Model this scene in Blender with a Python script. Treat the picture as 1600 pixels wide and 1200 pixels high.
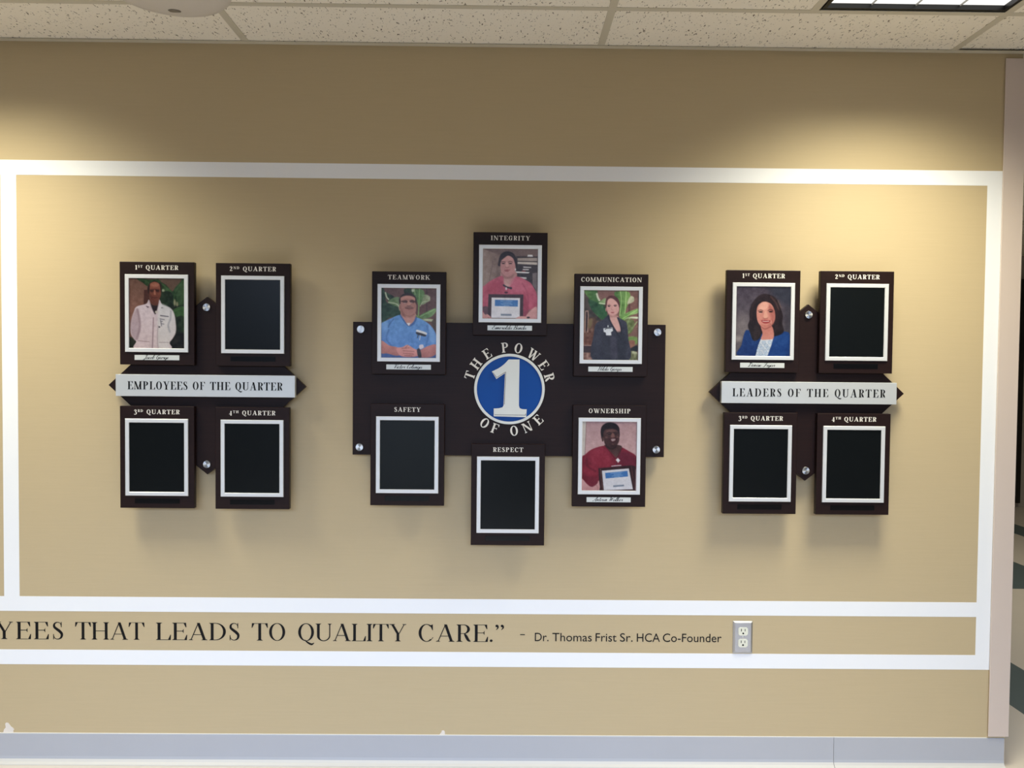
import bpy, bmesh, math, random
import numpy as np
from mathutils import Matrix, Vector

# ------------------------------------------------------------------ reset
for o in list(bpy.data.objects):
    bpy.data.objects.remove(o, do_unlink=True)
scene = bpy.context.scene
C = scene.collection
random.seed(4)

# ------------------------------------------------------------------ camera
CAM_Y, CAM_Z = -2.8596, 1.42
yaw, pitch, roll = 0.00932666, 0.02968668, -0.00926801
base = np.array([[1, 0, 0], [0, 0, 1], [0, -1, 0.]])
cr, sr, cp, sp, cy, sy = math.cos(roll), math.sin(roll), math.cos(pitch), math.sin(pitch), math.cos(yaw), math.sin(yaw)
RW = (np.array([[cr, -sr, 0], [sr, cr, 0], [0, 0, 1]]) @ np.array([[1, 0, 0], [0, cp, -sp], [0, sp, cp]])
      @ np.array([[cy, 0, sy], [0, 1, 0], [-sy, 0, cy]]) @ base)
cam = bpy.data.objects.new('camera', bpy.data.cameras.new('camera'))
C.objects.link(cam)
cam.matrix_world = Matrix.Translation((0, CAM_Y, CAM_Z)) @ Matrix(RW.T.tolist()).to_4x4()
cam.data.sensor_width = 36
cam.data.lens = 36 * 1294 / 1600
cam.data.clip_start = 0.05
scene.camera = cam

# ------------------------------------------------------------------ world, light, exposure
w = bpy.data.worlds.new('world'); scene.world = w; w.use_nodes = True
bg = w.node_tree.nodes['Background']
bg.inputs[0].default_value = (0.80, 0.88, 1.0, 1); bg.inputs[1].default_value = 0.05

def area(name, loc, rot, sx, sy_, power, col, spread=math.pi):
    d = bpy.data.lights.new(name, 'AREA'); d.shape = 'RECTANGLE'; d.size = sx; d.size_y = sy_
    d.energy = power; d.color = col; d.spread = spread
    o = bpy.data.objects.new(name, d); C.objects.link(o); o.location = loc; o.rotation_euler = rot
    return o
# assumed daylight: bare unseen lamp behind the camera, tilted to spare the upper wall
area('assumed_daylight_lamp', (-0.3, -4.7, 2.1), (math.radians(50), 0, 0), 5.2, 0.9, 70, (0.60, 0.765, 1.08), math.radians(76))
# added unseen lamp behind the camera, gives the black panels a cool sheen
area('panel_sheen_fill', (-1.0, -5.9, 0.75), (math.radians(90), 0, 0), 1.5, 1.4, 5, (0.70, 0.85, 1.0))
TROFFER_POWER, TROFFER_COL, TROFFER_SPREAD = 23, (1.0, 0.965, 0.77), math.radians(126)

vs = scene.view_settings
scene.display_settings.display_device = 'sRGB'
vs.view_transform = 'Standard'; vs.look = 'None'; vs.exposure = 0.0; vs.gamma = 1.0; vs.use_curve_mapping = False

# ------------------------------------------------------------------ helpers
def lin(c):
    return tuple(((v / 255) / 12.92 if v / 255 <= 0.04045 else ((v / 255 + 0.055) / 1.055) ** 2.4) for v in c)

def mat(name, rgb, rough=0.5, metal=0.0, spec=0.5, var=0.0, vscale=(8, 8, 8), bump=0.0, bscale=(60, 60, 60), coat=0.0):
    m = bpy.data.materials.new(name); m.use_nodes = True
    nt = m.node_tree; b = nt.nodes['Principled BSDF']
    col = lin(rgb)
    b.inputs['Base Color'].default_value = (*col, 1)
    b.inputs['Roughness'].default_value = rough; b.inputs['Metallic'].default_value = metal
    b.inputs['Specular IOR Level'].default_value = spec
    if coat: b.inputs['Coat Weight'].default_value = coat; b.inputs['Coat Roughness'].default_value = 0.12
    tc = nt.nodes.new('ShaderNodeTexCoord')
    def noise(sc):
        mp = nt.nodes.new('ShaderNodeMapping'); mp.inputs['Scale'].default_value = sc
        nt.links.new(tc.outputs['Object'], mp.inputs[0])
        n = nt.nodes.new('ShaderNodeTexNoise'); n.inputs['Scale'].default_value = 1; n.inputs['Detail'].default_value = 4
        nt.links.new(mp.outputs[0], n.inputs['Vector']); return n
    if var:
        n = noise(vscale); mx = nt.nodes.new('ShaderNodeMix'); mx.data_type = 'RGBA'
        mx.inputs[6].default_value = (*[c * (1 - var) for c in col], 1)
        mx.inputs[7].default_value = (*[min(1, c * (1 + var)) for c in col], 1)
        nt.links.new(n.outputs[0], mx.inputs[0]); nt.links.new(mx.outputs[2], b.inputs['Base Color'])
    if bump:
        n = noise(bscale); bp = nt.nodes.new('ShaderNodeBump'); bp.inputs['Strength'].default_value = bump
        bp.inputs['Distance'].default_value = 0.002
        nt.links.new(n.outputs[0], bp.inputs['Height']); nt.links.new(bp.outputs[0], b.inputs['Normal'])
    return m

M = {}
M['wall'] = mat('wall_vinyl', (191, 171, 134), 0.62, var=0.035, vscale=(6, 6, 160), bump=0.12, bscale=(30, 30, 700))
M['white_band'] = mat('white_band', (241, 241, 242), 0.45)
M['guard'] = mat('corner_guard', (208, 191, 179), 0.5)
M['gap'] = mat('dark_gap', (45, 38, 30), 0.8)
M['lip'] = mat('base_toe', (206, 201, 192), 0.5)
M['base'] = mat('grey_vinyl_base', (176, 177, 182), 0.45, var=0.03, vscale=(4, 4, 4))
M['caulk'] = mat('white_caulk', (228, 222, 210), 0.6)
M['chip'] = mat('bare_plaster', (226, 216, 204), 0.8)
M['floor'] = mat('floor_vinyl', (214, 203, 190), 0.4, var=0.06, vscale=(3, 3, 3))
M['teal'] = mat('floor_teal', (84, 98, 100), 0.4, var=0.05)
M['far'] = mat('far_wall', (176, 166, 156), 0.6)
M['black'] = mat('black_metal', (16, 15, 14), 0.4)
M['tee'] = mat('ceiling_tee', (206, 198, 178), 0.5)
M['wood'] = mat('espresso_laminate', (33, 19, 17), 0.42, var=0.35, vscale=(6, 6, 190), spec=0.2)
M['alu'] = mat('brushed_aluminium', (226, 226, 226), 0.42, metal=0.35, var=0.03, vscale=(10, 10, 300))
M['banner'] = mat('silver_plate', (214, 215, 214), 0.40, metal=0.45, var=0.03, vscale=(3, 3, 400))
M['satin'] = mat('satin_steel', (186, 188, 194), 0.24, metal=0.95)
M['steel'] = mat('steel', (205, 203, 198), 0.30, metal=0.95)
M['panel'] = mat('black_acrylic', (14, 17, 18), 0.22, spec=0.34)
M['slot'] = mat('black_slot', (13, 13, 15), 0.18, spec=0.4)
M['letter'] = mat('ivory_lettering', (232, 226, 216), 0.5)
M['ink'] = mat('black_lettering', (12, 10, 11), 0.5, spec=0.2)
M['plate'] = mat('name_plate', (216, 218, 214), 0.4, metal=0.25)
M['blue'] = mat('blue_disc', (0, 71, 152), 0.4, spec=0.25)
M['ivory'] = mat('ivory_numeral', (226, 228, 224), 0.45)
M['cream'] = mat('cream_plastic', (226, 224, 206), 0.4)
M['dome'] = mat('white_plastic_dome', (216, 208, 198), 0.45)
M['grey'] = mat('grey_plastic', (120, 112, 100), 0.5)
M['louver'] = mat('louver_blade', (170, 168, 160), 0.4)

def turned_mat():
    m = mat('turned_steel', (214, 213, 210), 0.34, metal=1.0); nt = m.node_tree; b = nt.nodes['Principled BSDF']
    t = nt.nodes.new('ShaderNodeTangent'); t.direction_type = 'RADIAL'; t.axis = 'Y'
    b.inputs['Anisotropic'].default_value = 0.85; nt.links.new(t.outputs[0], b.inputs['Tangent']); return m
M['turned'] = turned_mat()

# ceiling tile with fissures
def tile_mat():
    m = mat('ceiling_tile', (246, 238, 222), 0.9)
    nt = m.node_tree; b = nt.nodes['Principled BSDF']; tc = nt.nodes.new('ShaderNodeTexCoord')
    last = None
    for sc, lo in (((190, 60, 1), 0.655), ((110, 230, 1), 0.70)):
        mp = nt.nodes.new('ShaderNodeMapping'); mp.inputs['Scale'].default_value = sc
        mp.inputs['Rotation'].default_value = (0, 0, 0.25)
        nt.links.new(tc.outputs['Object'], mp.inputs[0])
        n = nt.nodes.new('ShaderNodeTexNoise'); n.inputs['Scale'].default_value = 1; n.inputs['Detail'].default_value = 1.5
        nt.links.new(mp.outputs[0], n.inputs['Vector'])
        mr = nt.nodes.new('ShaderNodeMapRange'); mr.inputs[1].default_value = lo; mr.inputs[2].default_value = lo + 0.05
        nt.links.new(n.outputs[0], mr.inputs[0])
        if last is None: last = mr.outputs[0]
        else:
            ad = nt.nodes.new('ShaderNodeMath'); ad.operation = 'MAXIMUM'
            nt.links.new(last, ad.inputs[0]); nt.links.new(mr.outputs[0], ad.inputs[1]); last = ad.outputs[0]
    mx = nt.nodes.new('ShaderNodeMix'); mx.data_type = 'RGBA'
    mx.inputs[6].default_value = (*lin((246, 238, 222)), 1); mx.inputs[7].default_value = (*lin((112, 100, 84)), 1)
    nt.links.new(last, mx.inputs[0]); nt.links.new(mx.outputs[2], b.inputs['Base Color'])
    return m
M['tile'] = tile_mat()

def emit_mat():
    m = bpy.data.materials.new('lamp_lens'); m.use_nodes = True; nt = m.node_tree
    nt.nodes.clear(); e = nt.nodes.new('ShaderNodeEmission'); o = nt.nodes.new('ShaderNodeOutputMaterial')
    e.inputs[0].default_value = (1, 0.985, 0.95, 1); e.inputs[1].default_value = 1.1
    nt.links.new(e.outputs[0], o.inputs[0]); return m
M['lens'] = emit_mat()

def print_mat():
    m = mat('photo_print', (200, 200, 200), 0.3, spec=0.35); nt = m.node_tree
    a = nt.nodes.new('ShaderNodeVertexColor'); a.layer_name = 'print'
    nt.links.new(a.outputs[0], nt.nodes['Principled BSDF'].inputs['Base Color']); return m
M['print'] = print_mat()

def obj(name, bm, mats, parent=None, loc=(0, 0, 0), smooth=False):
    bmesh.ops.recalc_face_normals(bm, faces=bm.faces)
    me = bpy.data.meshes.new(name); bm.to_mesh(me); bm.free()
    for m_ in (mats if isinstance(mats, (list, tuple)) else [mats]): me.materials.append(M[m_] if isinstance(m_, str) else m_)
    if smooth:
        for p in me.polygons: p.use_smooth = True
    if any(p.use_smooth for p in me.polygons): me.set_sharp_from_angle(angle=math.radians(28))
    o = bpy.data.objects.new(name, me); C.objects.link(o); o.location = loc
    if parent: o.parent = parent
    return o

def tag(o, label=None, cat=None, group=None, kind=None):
    if label: o['label'] = label
    if cat: o['category'] = cat
    if group: o['group'] = group
    if kind: o['kind'] = kind
    return o

def struct(name, bm, m, parent=None):
    o = obj(name, bm, m, parent)
    if not parent: o['kind'] = 'structure'
    return o

def thing(name, loc, label, cat, group=None):
    o = bpy.data.objects.new(name, None); C.objects.link(o); o.location = loc; o.empty_display_size = 0.05
    return tag(o, label, cat, group)

def box(bm, x0, x1, y0, y1, z0, z1, mi=0, bev=0):
    vs_ = [bm.verts.new((x, y, z)) for x in (x0, x1) for y in (y0, y1) for z in (z0, z1)]
    fs = [bm.faces.new([vs_[i] for i in f]) for f in ((0, 1, 3, 2), (4, 6, 7, 5), (0, 4, 5, 1), (2, 3, 7, 6), (0, 2, 6, 4), (1, 5, 7, 3))]
    for f in fs: f.material_index = mi
    if bev:
        es = list({e for f in fs for e in f.edges})
        bmesh.ops.bevel(bm, geom=es, offset=bev, segments=2, affect='EDGES', profile=0.5)

def prism(bm, pts, yb, yf, mi=0, bev=0):
    """outline in x,z extruded from yb (towards the wall) to yf (towards the room)"""
    b = [bm.verts.new((x, yb, z)) for x, z in pts]; f = [bm.verts.new((x, yf, z)) for x, z in pts]
    fs = [bm.faces.new(f), bm.faces.new(b[::-1])]
    n = len(pts)
    for i in range(n): fs.append(bm.faces.new((b[i], b[(i + 1) % n], f[(i + 1) % n], f[i])))
    for q in fs: q.material_index = mi
    if bev:
        bmesh.ops.bevel(bm, geom=list(fs[0].edges), offset=bev, segments=2, affect='EDGES', profile=0.5)

def lathe(bm, prof, n=40, axis='y', mi=0):
    """prof: (radius, along) pairs, revolved about the axis"""
    rings = []
    for r, t in prof:
        ring = []
        for i in range(n):
            a = 2 * math.pi * i / n; u, v = r * math.cos(a), r * math.sin(a)
            ring.append(bm.verts.new((u, t, v) if axis == 'y' else (u, v, t)))
        rings.append(ring)
    for k in range(len(rings) - 1):
        for i in range(n):
            f = bm.faces.new((rings[k][i], rings[k][(i + 1) % n], rings[k + 1][(i + 1) % n], rings[k + 1][i])); f.material_index = mi; f.smooth = True
    for ring in (rings[0], rings[-1]):
        f = bm.faces.new(ring); f.material_index = mi

def new(): return bmesh.new()

def catmull(pts, n=6, closed=False):
    P = [np.array(p, float) for p in pts]; L = len(P); out = []
    rng = range(L if closed else L - 1)
    for i in rng:
        p0 = P[(i - 1) % L] if closed or i > 0 else 2 * P[0] - P[1]
        p1, p2 = P[i], P[(i + 1) % L]
        p3 = P[(i + 2) % L] if closed or i + 2 < L else 2 * P[-1] - P[-2]
        for k in range(n):
            t = k / n
            out.append(0.5 * (2 * p1 + (p2 - p0) * t + (2 * p0 - 5 * p1 + 4 * p2 - p3) * t * t + (3 * p1 - p0 - 3 * p2 + p3) * t ** 3))
    if not closed: out.append(P[-1])
    return out

# ------------------------------------------------------------------ lettering (own roman and script letterforms)
def ribbon(pts, wid, n=6):
    P = catmull([(*p, q) for p, q in zip(pts, wid)], n); out = []
    L = []; Rr = []
    for i, p in enumerate(P):
        d = P[min(i + 1, len(P) - 1)][:2] - P[max(i - 1, 0)][:2]; d = d / (np.linalg.norm(d) + 1e-9)
        nrm = np.array([-d[1], d[0]]) * max(p[2], 0.01) / 2
        L.append(p[:2] + nrm); Rr.append(p[:2] - nrm)
    for i in range(len(P) - 1): out.append([L[i], L[i + 1], Rr[i + 1], Rr[i]])
    return out

def ring(cx, cz, rx, rz, tx, tz, a0, a1, n=22):
    out = []
    for i in range(n):
        q = [math.radians(a0 + (a1 - a0) * (i + k) / n) for k in (0, 1)]
        o = [(cx + rx * math.cos(a), cz + rz * math.sin(a)) for a in q]
        inn = [(cx + (rx - tx) * math.cos(a), cz + (rz - tz) * math.sin(a)) for a in q]
        out.append([o[0], o[1], inn[1], inn[0]])
    return out

STY = {'didone': dict(S=.17, H=.035, F=.085, T=.03, W=.82), 'bold': dict(S=.195, H=.075, F=.085, T=.06, W=1.0),
       'wide': dict(S=.145, H=.035, F=.08, T=.025, W=1.08)}

def glyph(ch, st):
    S, H, F, T, W = st['S'], st['H'], st['F'], st['T'], st['W']
    P = []
    rect = lambda a, b, c, d: P.append([(a, b), (c, b), (c, d), (a, d)])
    def serif(x0, x1, y, f=F, l=True, r=True):
        s = 1 if y < .5 else -1; a = x0 - (f if l else 0); b = x1 + (f if r else 0)
        rect(a, y, b, y + s * T)
        k = .05
        if l: P.append([(x0 - f * .6, y + s * T), (x0, y + s * T), (x0, y + s * (T + k))])
        if r: P.append([(x1, y + s * T), (x1 + f * .6, y + s * T), (x1, y + s * (T + k))])
    def stem(x, w=None, bl=True, br=True, tl=True, tr=True, y0=0, y1=1):
        w = w or S; rect(x, y0, x + w, y1)
        if y0 == 0 and (bl or br): serif(x, x + w, 0, l=bl, r=br)
        if y1 == 1 and (tl or tr): serif(x, x + w, 1, l=tl, r=tr)
    diag = lambda x0, x1, w, y0=0, y1=1: P.append([(x0, y0), (x0 + w, y0), (x1 + w, y1), (x1, y1)])
    def bowl(x, yb, yt, wd, t=None):
        t = t or S; rz = (yt - yb) / 2; rx = min(wd * .75, rz * 1.15); cx = x + wd - rx
        rect(x, yb, cx, yb + H); rect(x, yt - H, cx, yt)
        P.extend(ring(cx, (yb + yt) / 2, rx, rz, t, H, -90, 90, 16))
    def arm(x0, x1, y, up, h=.26):       # horizontal hairline with a wedge end
        s = 1 if up else -1
        rect(x0, y, x1, y + s * T)
        P.append([(x1 - .13, y + s * T), (x1, y), (x1 + .015, y + s * h), (x1 - .02, y + s * h)])
    def mid(x0, x1, y):
        rect(x0, y - H / 2, x1, y + H / 2); P.append([(x1 - .07, y), (x1, y - .13), (x1, y + .13)])
    x = F
    if ch == 'I': stem(x); w = x + S + F
    elif ch == 'H':
        b = x + .62 * W - S + .1; stem(x); stem(b); rect(x + S, .5 - H / 2, b, .5 + H / 2); w = b + S + F
    elif ch in 'EFL':
        e = x + .56 * W + .04
        stem(x, br=ch == 'F', tr=ch == 'L')
        if ch != 'L': arm(x + S, e - .02, 1, False); mid(x + S, e - .15, .52)
        if ch != 'F': arm(x + S, e + .02, 0, True, .30)
        w = e + .02
    elif ch == 'T':
        w = .70 * W + .06; c = w / 2; stem(c - S / 2, tl=False, tr=False); arm(c, w, 1, False); rect(0, 1 - T, c, 1)
        P.append([(.13, 1 - T), (0, 1), (-.015, .74), (.02, .74)])
    elif ch == 'A':
        w = .80 * W + .1; h = max(H, .05); a = .09; b = w - .08 - S; m = w / 2 - S * .42
        diag(a, m + S * .45 - h * .3, h); diag(b, m, S * 1.02)
        t = .32; rect(a + (m + S * .45 - a) * t + h * .5, t - H / 2, b + (m - b) * t + .02, t + H / 2)
        serif(a, a + h, 0); serif(b, b + S, 0)
    elif ch in 'VYW':
        h = max(H, .05)
        if ch == 'V':
            w = .80 * W + .1; m = w / 2 - S * .5; diag(m, .07, S * 1.02); diag(m + S * .45, w - .09 - h, h); serif(.07, .07 + S, 1); serif(w - .09 - h, w - .09, 1)
        elif ch == 'Y':
            w = .74 * W + .1; c = w / 2 - S / 2; stem(c, tl=False, tr=False, y1=.46)
            P.append([(c, .44), (c + S, .44), (.07 + S, 1), (.07, 1)]); P.append([(c + S - h, .42), (c + S, .42), (w - .08, 1), (w - .08 - h, 1)])
            serif(.07, .07 + S, 1); serif(w - .08 - h, w - .08, 1)
        else:
            w = 1.06 * W + .14; m1 = w * .27; m2 = w * .62
            diag(m1, .06, S); diag(m1 + S * .5, w * .5, h); diag(m2, w * .42, S); diag(m2 + S * .5, w - .08 - h, h)
            serif(.06, .06 + S, 1); serif(w - .08 - h, w - .08, 1); serif(w * .42, w * .42 + S, 1, f=.04)
    elif ch == 'N':
        h = max(H, .06); b = x + .66 * W; stem(x, h, tr=False); stem(b, h, bl=False, br=False); diag(b - S + h, x - .02, S * 1.05); w = b + h + F
    elif ch == 'M':
        h = max(H, .06); b = x + .80 * W; c = (x + b) / 2; stem(x, h, tr=False); stem(b - S + h, S, tl=False)
        diag(c - S * .25, x - .02, S); diag(c + S * .25, b - S * .5 + h * .5, h); w = b + h + F
    elif ch == 'K':
        stem(x); b = x + .62 * W; h = max(H, .06); P.append([(x + S, .36), (x + S, .36 + h), (b - .02, 1), (b + h - .02, 1)])
        P.append([(x + S + .10, .52), (x + S + .22, .62), (b + S * .7, 0), (b - S * .4, 0)]); serif(b - .04, b + h, 1); serif(b - S * .3, b + S * .7, 0); w = b + S * .7 + F
    elif ch == 'U':
        b = x + .60 * W; h = max(H, .06); rect(x, .3, x + S, 1); rect(b, .3, b + h, 1); serif(x, x + S, 1); serif(b, b + h, 1)
        cx = (x + b + h) / 2; rx = (b + h - x) / 2
        for i in range(18):
            q = [math.pi + math.pi * (i + k) / 18 for k in (0, 1)]; po = []; pi_ = []
            for a in q:
                t = S + (h - S) * (a - math.pi) / math.pi
                po.append((cx + rx * math.cos(a), .3 + .315 * math.sin(a))); pi_.append((cx + (rx - t) * math.cos(a), .3 + (.315 - H * 1.3) * math.sin(a)))
            P.append([po[0], po[1], pi_[1], pi_[0]])
        w = b + h + F
    elif ch in 'OQ':
        rx = .39 * W; w = 2 * rx + .06; P.extend(ring(rx + .03, .5, rx, .515, S, H, 0, 360, 36))
        if ch == 'Q': P.extend(ribbon([(rx - .05, .06), (rx + .12, -.10), (rx + .32, -.20), (rx + .46, -.12)], [H, S * .6, S * .75, H]))
    elif ch in 'CG':
        rx = .38 * W; c = rx + .03; P.extend(ring(c, .5, rx, .515, S, H, 50, 312, 28))
        e = c + rx * .72; w = e + .08
        P.append([(e - .12, .93), (e + .02, 1.0), (e + .03, .66), (e, .66)])
        if ch == 'C': P.append([(e - .07, .10), (e + .05, .22), (e + .03, .26), (e - .1, .09)])
        else: rect(e - S + .03, .06, e + .03, .42); serif(e - S + .03, e + .03, .42 + T, f=F * .9); w = e + .03 + F
    elif ch == 'D':
        stem(x, br=False, tr=False); bowl(x + S * .5, 0, 1, .62 * W - S * .2 + .06); w = x + S * .5 + .62 * W - S * .2 + .09
    elif ch in 'PRB':
        yb = .46 if ch != 'B' else .5
        stem(x, br=ch != 'B', tr=False); bw = .50 * W + .0
        bowl(x + S * .5, yb, 1, bw); w = x + S * .5 + bw + .05
        if ch == 'R':
            P.extend(ribbon([(x + S * .5 + bw * .45, .50), (x + bw * .75, .34), (x + bw * .98, .10), (x + bw * 1.2, .02)], [H, S * .95, S * .95, H])); w = x + bw * 1.2 + .04
        if ch == 'B': bowl(x + S * .5, 0, .54, bw + .06); w += .06
    elif ch == 'S':
        k = .98 * W
        pts = [(.44, .76), (.39, .92), (.25, .985), (.11, .90), (.10, .72), (.24, .57), (.36, .46), (.46, .30), (.42, .10), (.27, .015), (.12, .07), (.06, .24)]
        P.extend(ribbon([(a * k + .03, b) for a, b in pts], [H, H, H * 1.2, S * .6, S * .85, S, S * 1.05, S * .9, S * .65, H * 1.2, H, H], 4))
        rect(.42 * k + .03, .70, .455 * k + .03, 1.0); rect(.045 * k + .03, 0, .08 * k + .03, .30); w = .53 * k + .06
    elif ch == '.':
        P.append([(.08 + .075 * math.cos(a * math.pi / 8), .07 + .075 * math.sin(a * math.pi / 8)) for a in range(16)]); w = .18
    elif ch == '"':
        for o_ in (0, .27):
            P.append([(o_ + .09 + .075 * math.cos(a * math.pi / 8), .93 + .075 * math.sin(a * math.pi / 8)) for a in range(16)])
            P.extend(ribbon([(o_ + .14, .94), (o_ + .14, .82), (o_ + .05, .70)], [.08, .07, .02]))
        w = .46
    elif ch == '1':
        stem(x + .04, tl=False, tr=False); P.append([(x - .06, .84), (x - .06, .80), (x + .06, .82), (x + .06, 1), (x + .04, 1)]); w = x + .04 + S + F
    elif ch == '2':
        P.extend(ribbon([(.08, .72), (.13, .92), (.29, .96), (.42, .80), (.38, .56), (.2, .3), (.06, .07)], [S * .8, H, H * 1.4, S, S * .9, H * 1.3, H]))
        rect(.04, 0, .50, S * .72); P.append([(.44, 0), (.50, 0), (.53, .24), (.49, .24)]); w = .58
    elif ch == '3':
        P.extend(ribbon([(.08, .72), (.14, .90), (.28, .94), (.40, .80), (.36, .60), (.2, .48)], [S * .8, H, H * 1.4, S, S * .7, H]))
        P.extend(ribbon([(.2, .48), (.36, .42), (.46, .2), (.36, -.06), (.16, -.14), (.04, .0)], [H, S * .6, S, S * .7, H, S * .9])); w = .56
    elif ch == '4':
        rect(.30, -.12, .30 + S, .92); rect(.02, .16, .56, .16 + H * 1.3); P.append([(.02, .16), (.08, .16), (.34, .92), (.30 + S * .6, .92)]); serif(.30, .30 + S, -.12, f=.05); w = .60
    elif ch == ' ': w = .34
    else: w = .4
    return P, w + .05

SC = {  # script strokes: list of polylines, advance
 'a': ([[(.38, .36), (.2, .45), (.05, .25), (.1, .03), (.25, .03), (.38, .36), (.36, .1), (.5, .02)]], .45),
 'b': ([[(.05, .3), (.25, .9), (.15, 1), (.08, .8), (.08, .1), (.2, 0), (.33, .2), (.25, .42), (.4, .38)]], .42),
 'c': ([[(.33, .36), (.2, .45), (.05, .22), (.12, .02), (.3, .06), (.4, .15)]], .36),
 'd': ([[(.38, .36), (.2, .45), (.05, .25), (.1, .03), (.25, .03), (.38, .36)], [(.42, 1), (.37, .1), (.5, .02)]], .48),
 'e': ([[(.05, .18), (.25, .28), (.28, .42), (.15, .44), (.05, .2), (.15, .01), (.38, .15)]], .36),
 'g': ([[(.38, .36), (.2, .45), (.05, .25), (.1, .03), (.25, .03), (.38, .36), (.34, -.3), (.2, -.4), (.1, -.25), (.45, .08)]], .45),
 'i': ([[(.05, .2), (.14, .44), (.12, .08), (.28, .05)], [(.17, .66), (.19, .60)]], .24),
 'k': ([[(.05, .2), (.25, .9), (.15, 1), (.08, .7), (.06, 0)], [(.06, .2), (.25, .43), (.22, .25), (.1, .22), (.25, .02), (.42, .1)]], .4),
 'l': ([[(.02, .15), (.22, .85), (.14, 1), (.07, .8), (.08, .08), (.25, .06)]], .24),
 'm': ([[(.03, .4), (.08, .44), (.07, 0), (.18, .4), (.26, .42), (.25, 0), (.36, .4), (.45, .42), (.44, .06), (.58, .06)]], .58),
 'n': ([[(.03, .4), (.08, .44), (.07, 0), (.18, .4), (.28, .42), (.27, .06), (.42, .06)]], .42),
 'o': ([[(.25, .43), (.08, .3), (.1, .02), (.28, .08), (.3, .35), (.22, .43), (.42, .36)]], .4),
 'r': ([[(.03, .2), (.12, .48), (.15, .38), (.28, .38), (.25, .1), (.4, .06)]], .36),
 's': ([[(.03, .1), (.2, .46), (.24, .2), (.18, .01), (.06, .06)], [(.18, .01), (.36, .12)]], .32),
 't': ([[(.16, .85), (.1, .1), (.2, .01), (.32, .1)], [(0, .55), (.3, .58)]], .28),
 'u': ([[(.03, .4), (.09, .42), (.07, .1), (.18, .01), (.33, .4), (.31, .08), (.45, .05)]], .45),
 'y': ([[(.03, .4), (.09, .42), (.1, .1), (.2, .05), (.35, .42), (.3, -.3), (.16, -.4), (.1, -.25), (.42, .06)]], .42),
 'z': ([[(.03, .38), (.28, .42), (.06, .04), (.22, .0), (.2, -.3), (.08, -.35), (.38, .06)]], .38),
 'J': ([[(.1, .75), (.3, .95), (.6, 1), (.45, .98), (.35, .2), (.2, -.25), (.02, -.2), (.1, .0), (.5, .1)]], .55),
 'G': ([[(.55, .8), (.4, 1), (.15, .75), (.1, .25), (.3, 0), (.5, .2), (.52, .45), (.3, .4)], [(.52, .45), (.48, -.1), (.3, -.2)]], .62),
 'V': ([[(0, .8), (.15, 1), (.25, .9), (.25, .02), (.5, .8), (.65, 1)]], .55),
 'C': ([[(.5, .8), (.45, 1), (.2, .9), (.07, .4), (.2, .02), (.5, .2)]], .5),
 'E': ([[(.5, .85), (.35, 1), (.18, .8), (.35, .55), (.12, .4), (.12, .08), (.35, .02), (.55, .2)]], .52),
 'B': ([[(.2, .95), (.12, 0)], [(.02, .8), (.2, 1), (.5, .95), (.45, .6), (.2, .52), (.52, .4), (.45, .05), (.15, 0), (.02, .1)]], .6),
 'H': ([[(.05, .8), (.15, 1), (.2, .9), (.12, 0), (.0, .05)], [(.6, 1), (.5, .05), (.65, .05)], [(.1, .45), (.6, .55)]], .66),
 'A': ([[(0, .1), (.1, 0), (.45, .9), (.55, 1), (.5, 0), (.65, .05)], [(.15, .35), (.55, .38)]], .66),
 'W': ([[(0, .8), (.12, 1), (.2, .9), (.2, .02), (.45, .9), (.45, .05), (.7, .8), (.85, 1)]], .8),
 'D': ([[(.25, .95), (.15, .05), (0, .1), (.2, 0), (.5, .2), (.55, .7), (.3, 1), (.02, .85)]], .62),
 'F': ([[(.05, .8), (.2, 1), (.6, .98)], [(.4, .98), (.28, .1), (.1, -.02), (0, .1)], [(.15, .5), (.5, .55)]], .5),
 ' ': ([], .32)}

def script_glyph(ch):
    P = []; st, adv = SC[ch]
    for pl in st:
        q = catmull(pl, 5); q = [(x + .38 * z, z) for x, z in q]; wd = []
        for i in range(len(q)):
            a = q[max(i - 1, 0)]; b = q[min(i + 1, len(q) - 1)]; d = (b[0] - a[0], b[1] - a[1])
            wd.append(.045 + .075 * max(0, -d[1]) / (math.hypot(*d) + 1e-6))
        P.extend(ribbon(q, wd, 1))
    return P, adv

def layout(runs, style, cap, width, x0=None, xc=0.0, z0=0.0, owners=False):
    """runs: (text, scale, raise) -> polygons in metres, exactly `width` wide"""
    G_ = []
    for txt, sc, up in runs:
        for ch in txt:
            P, a = script_glyph(ch) if style == 'script' else glyph(ch, STY[style])
            G_.append((P, a, sc, up, ch == ' '))
    nat = sum(a * sc for P, a, sc, up, sp_ in G_) * cap
    k = min(1.12, max(.86, width / nat)) if style != 'script' else width / nat
    tr = (width - nat * k) / max(1, len(G_) - 1)
    x = x0 if x0 is not None else xc - width / 2; out = []; own = []; k_ = 0
    for P, a, sc, up, sp_ in G_:
        k_ += sp_
        for pl in P: own.append(k_); out.append([(x + q[0] * cap * sc * k, z0 + (up + q[1] * sc) * cap) for q in pl])
        x += a * cap * sc * k + tr
    return (out, own) if owners else out

def words(parent, runs_by_word, style, cap, width, yb, yf, m, x0=None, xc=0.0, z0=0.0, loc=(0, 0, 0)):
    """a line of lettering, one mesh per word; the line is `width` wide"""
    txt = runs_by_word.split(' ')
    polys, owner = layout([(runs_by_word, 1, 0)], style, cap, width, x0, xc, z0, True)
    for k in range(len(txt)):
        obj('word', text_bm([p for p, o in zip(polys, owner) if o == k], yb, yf), m, parent, loc)

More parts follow.
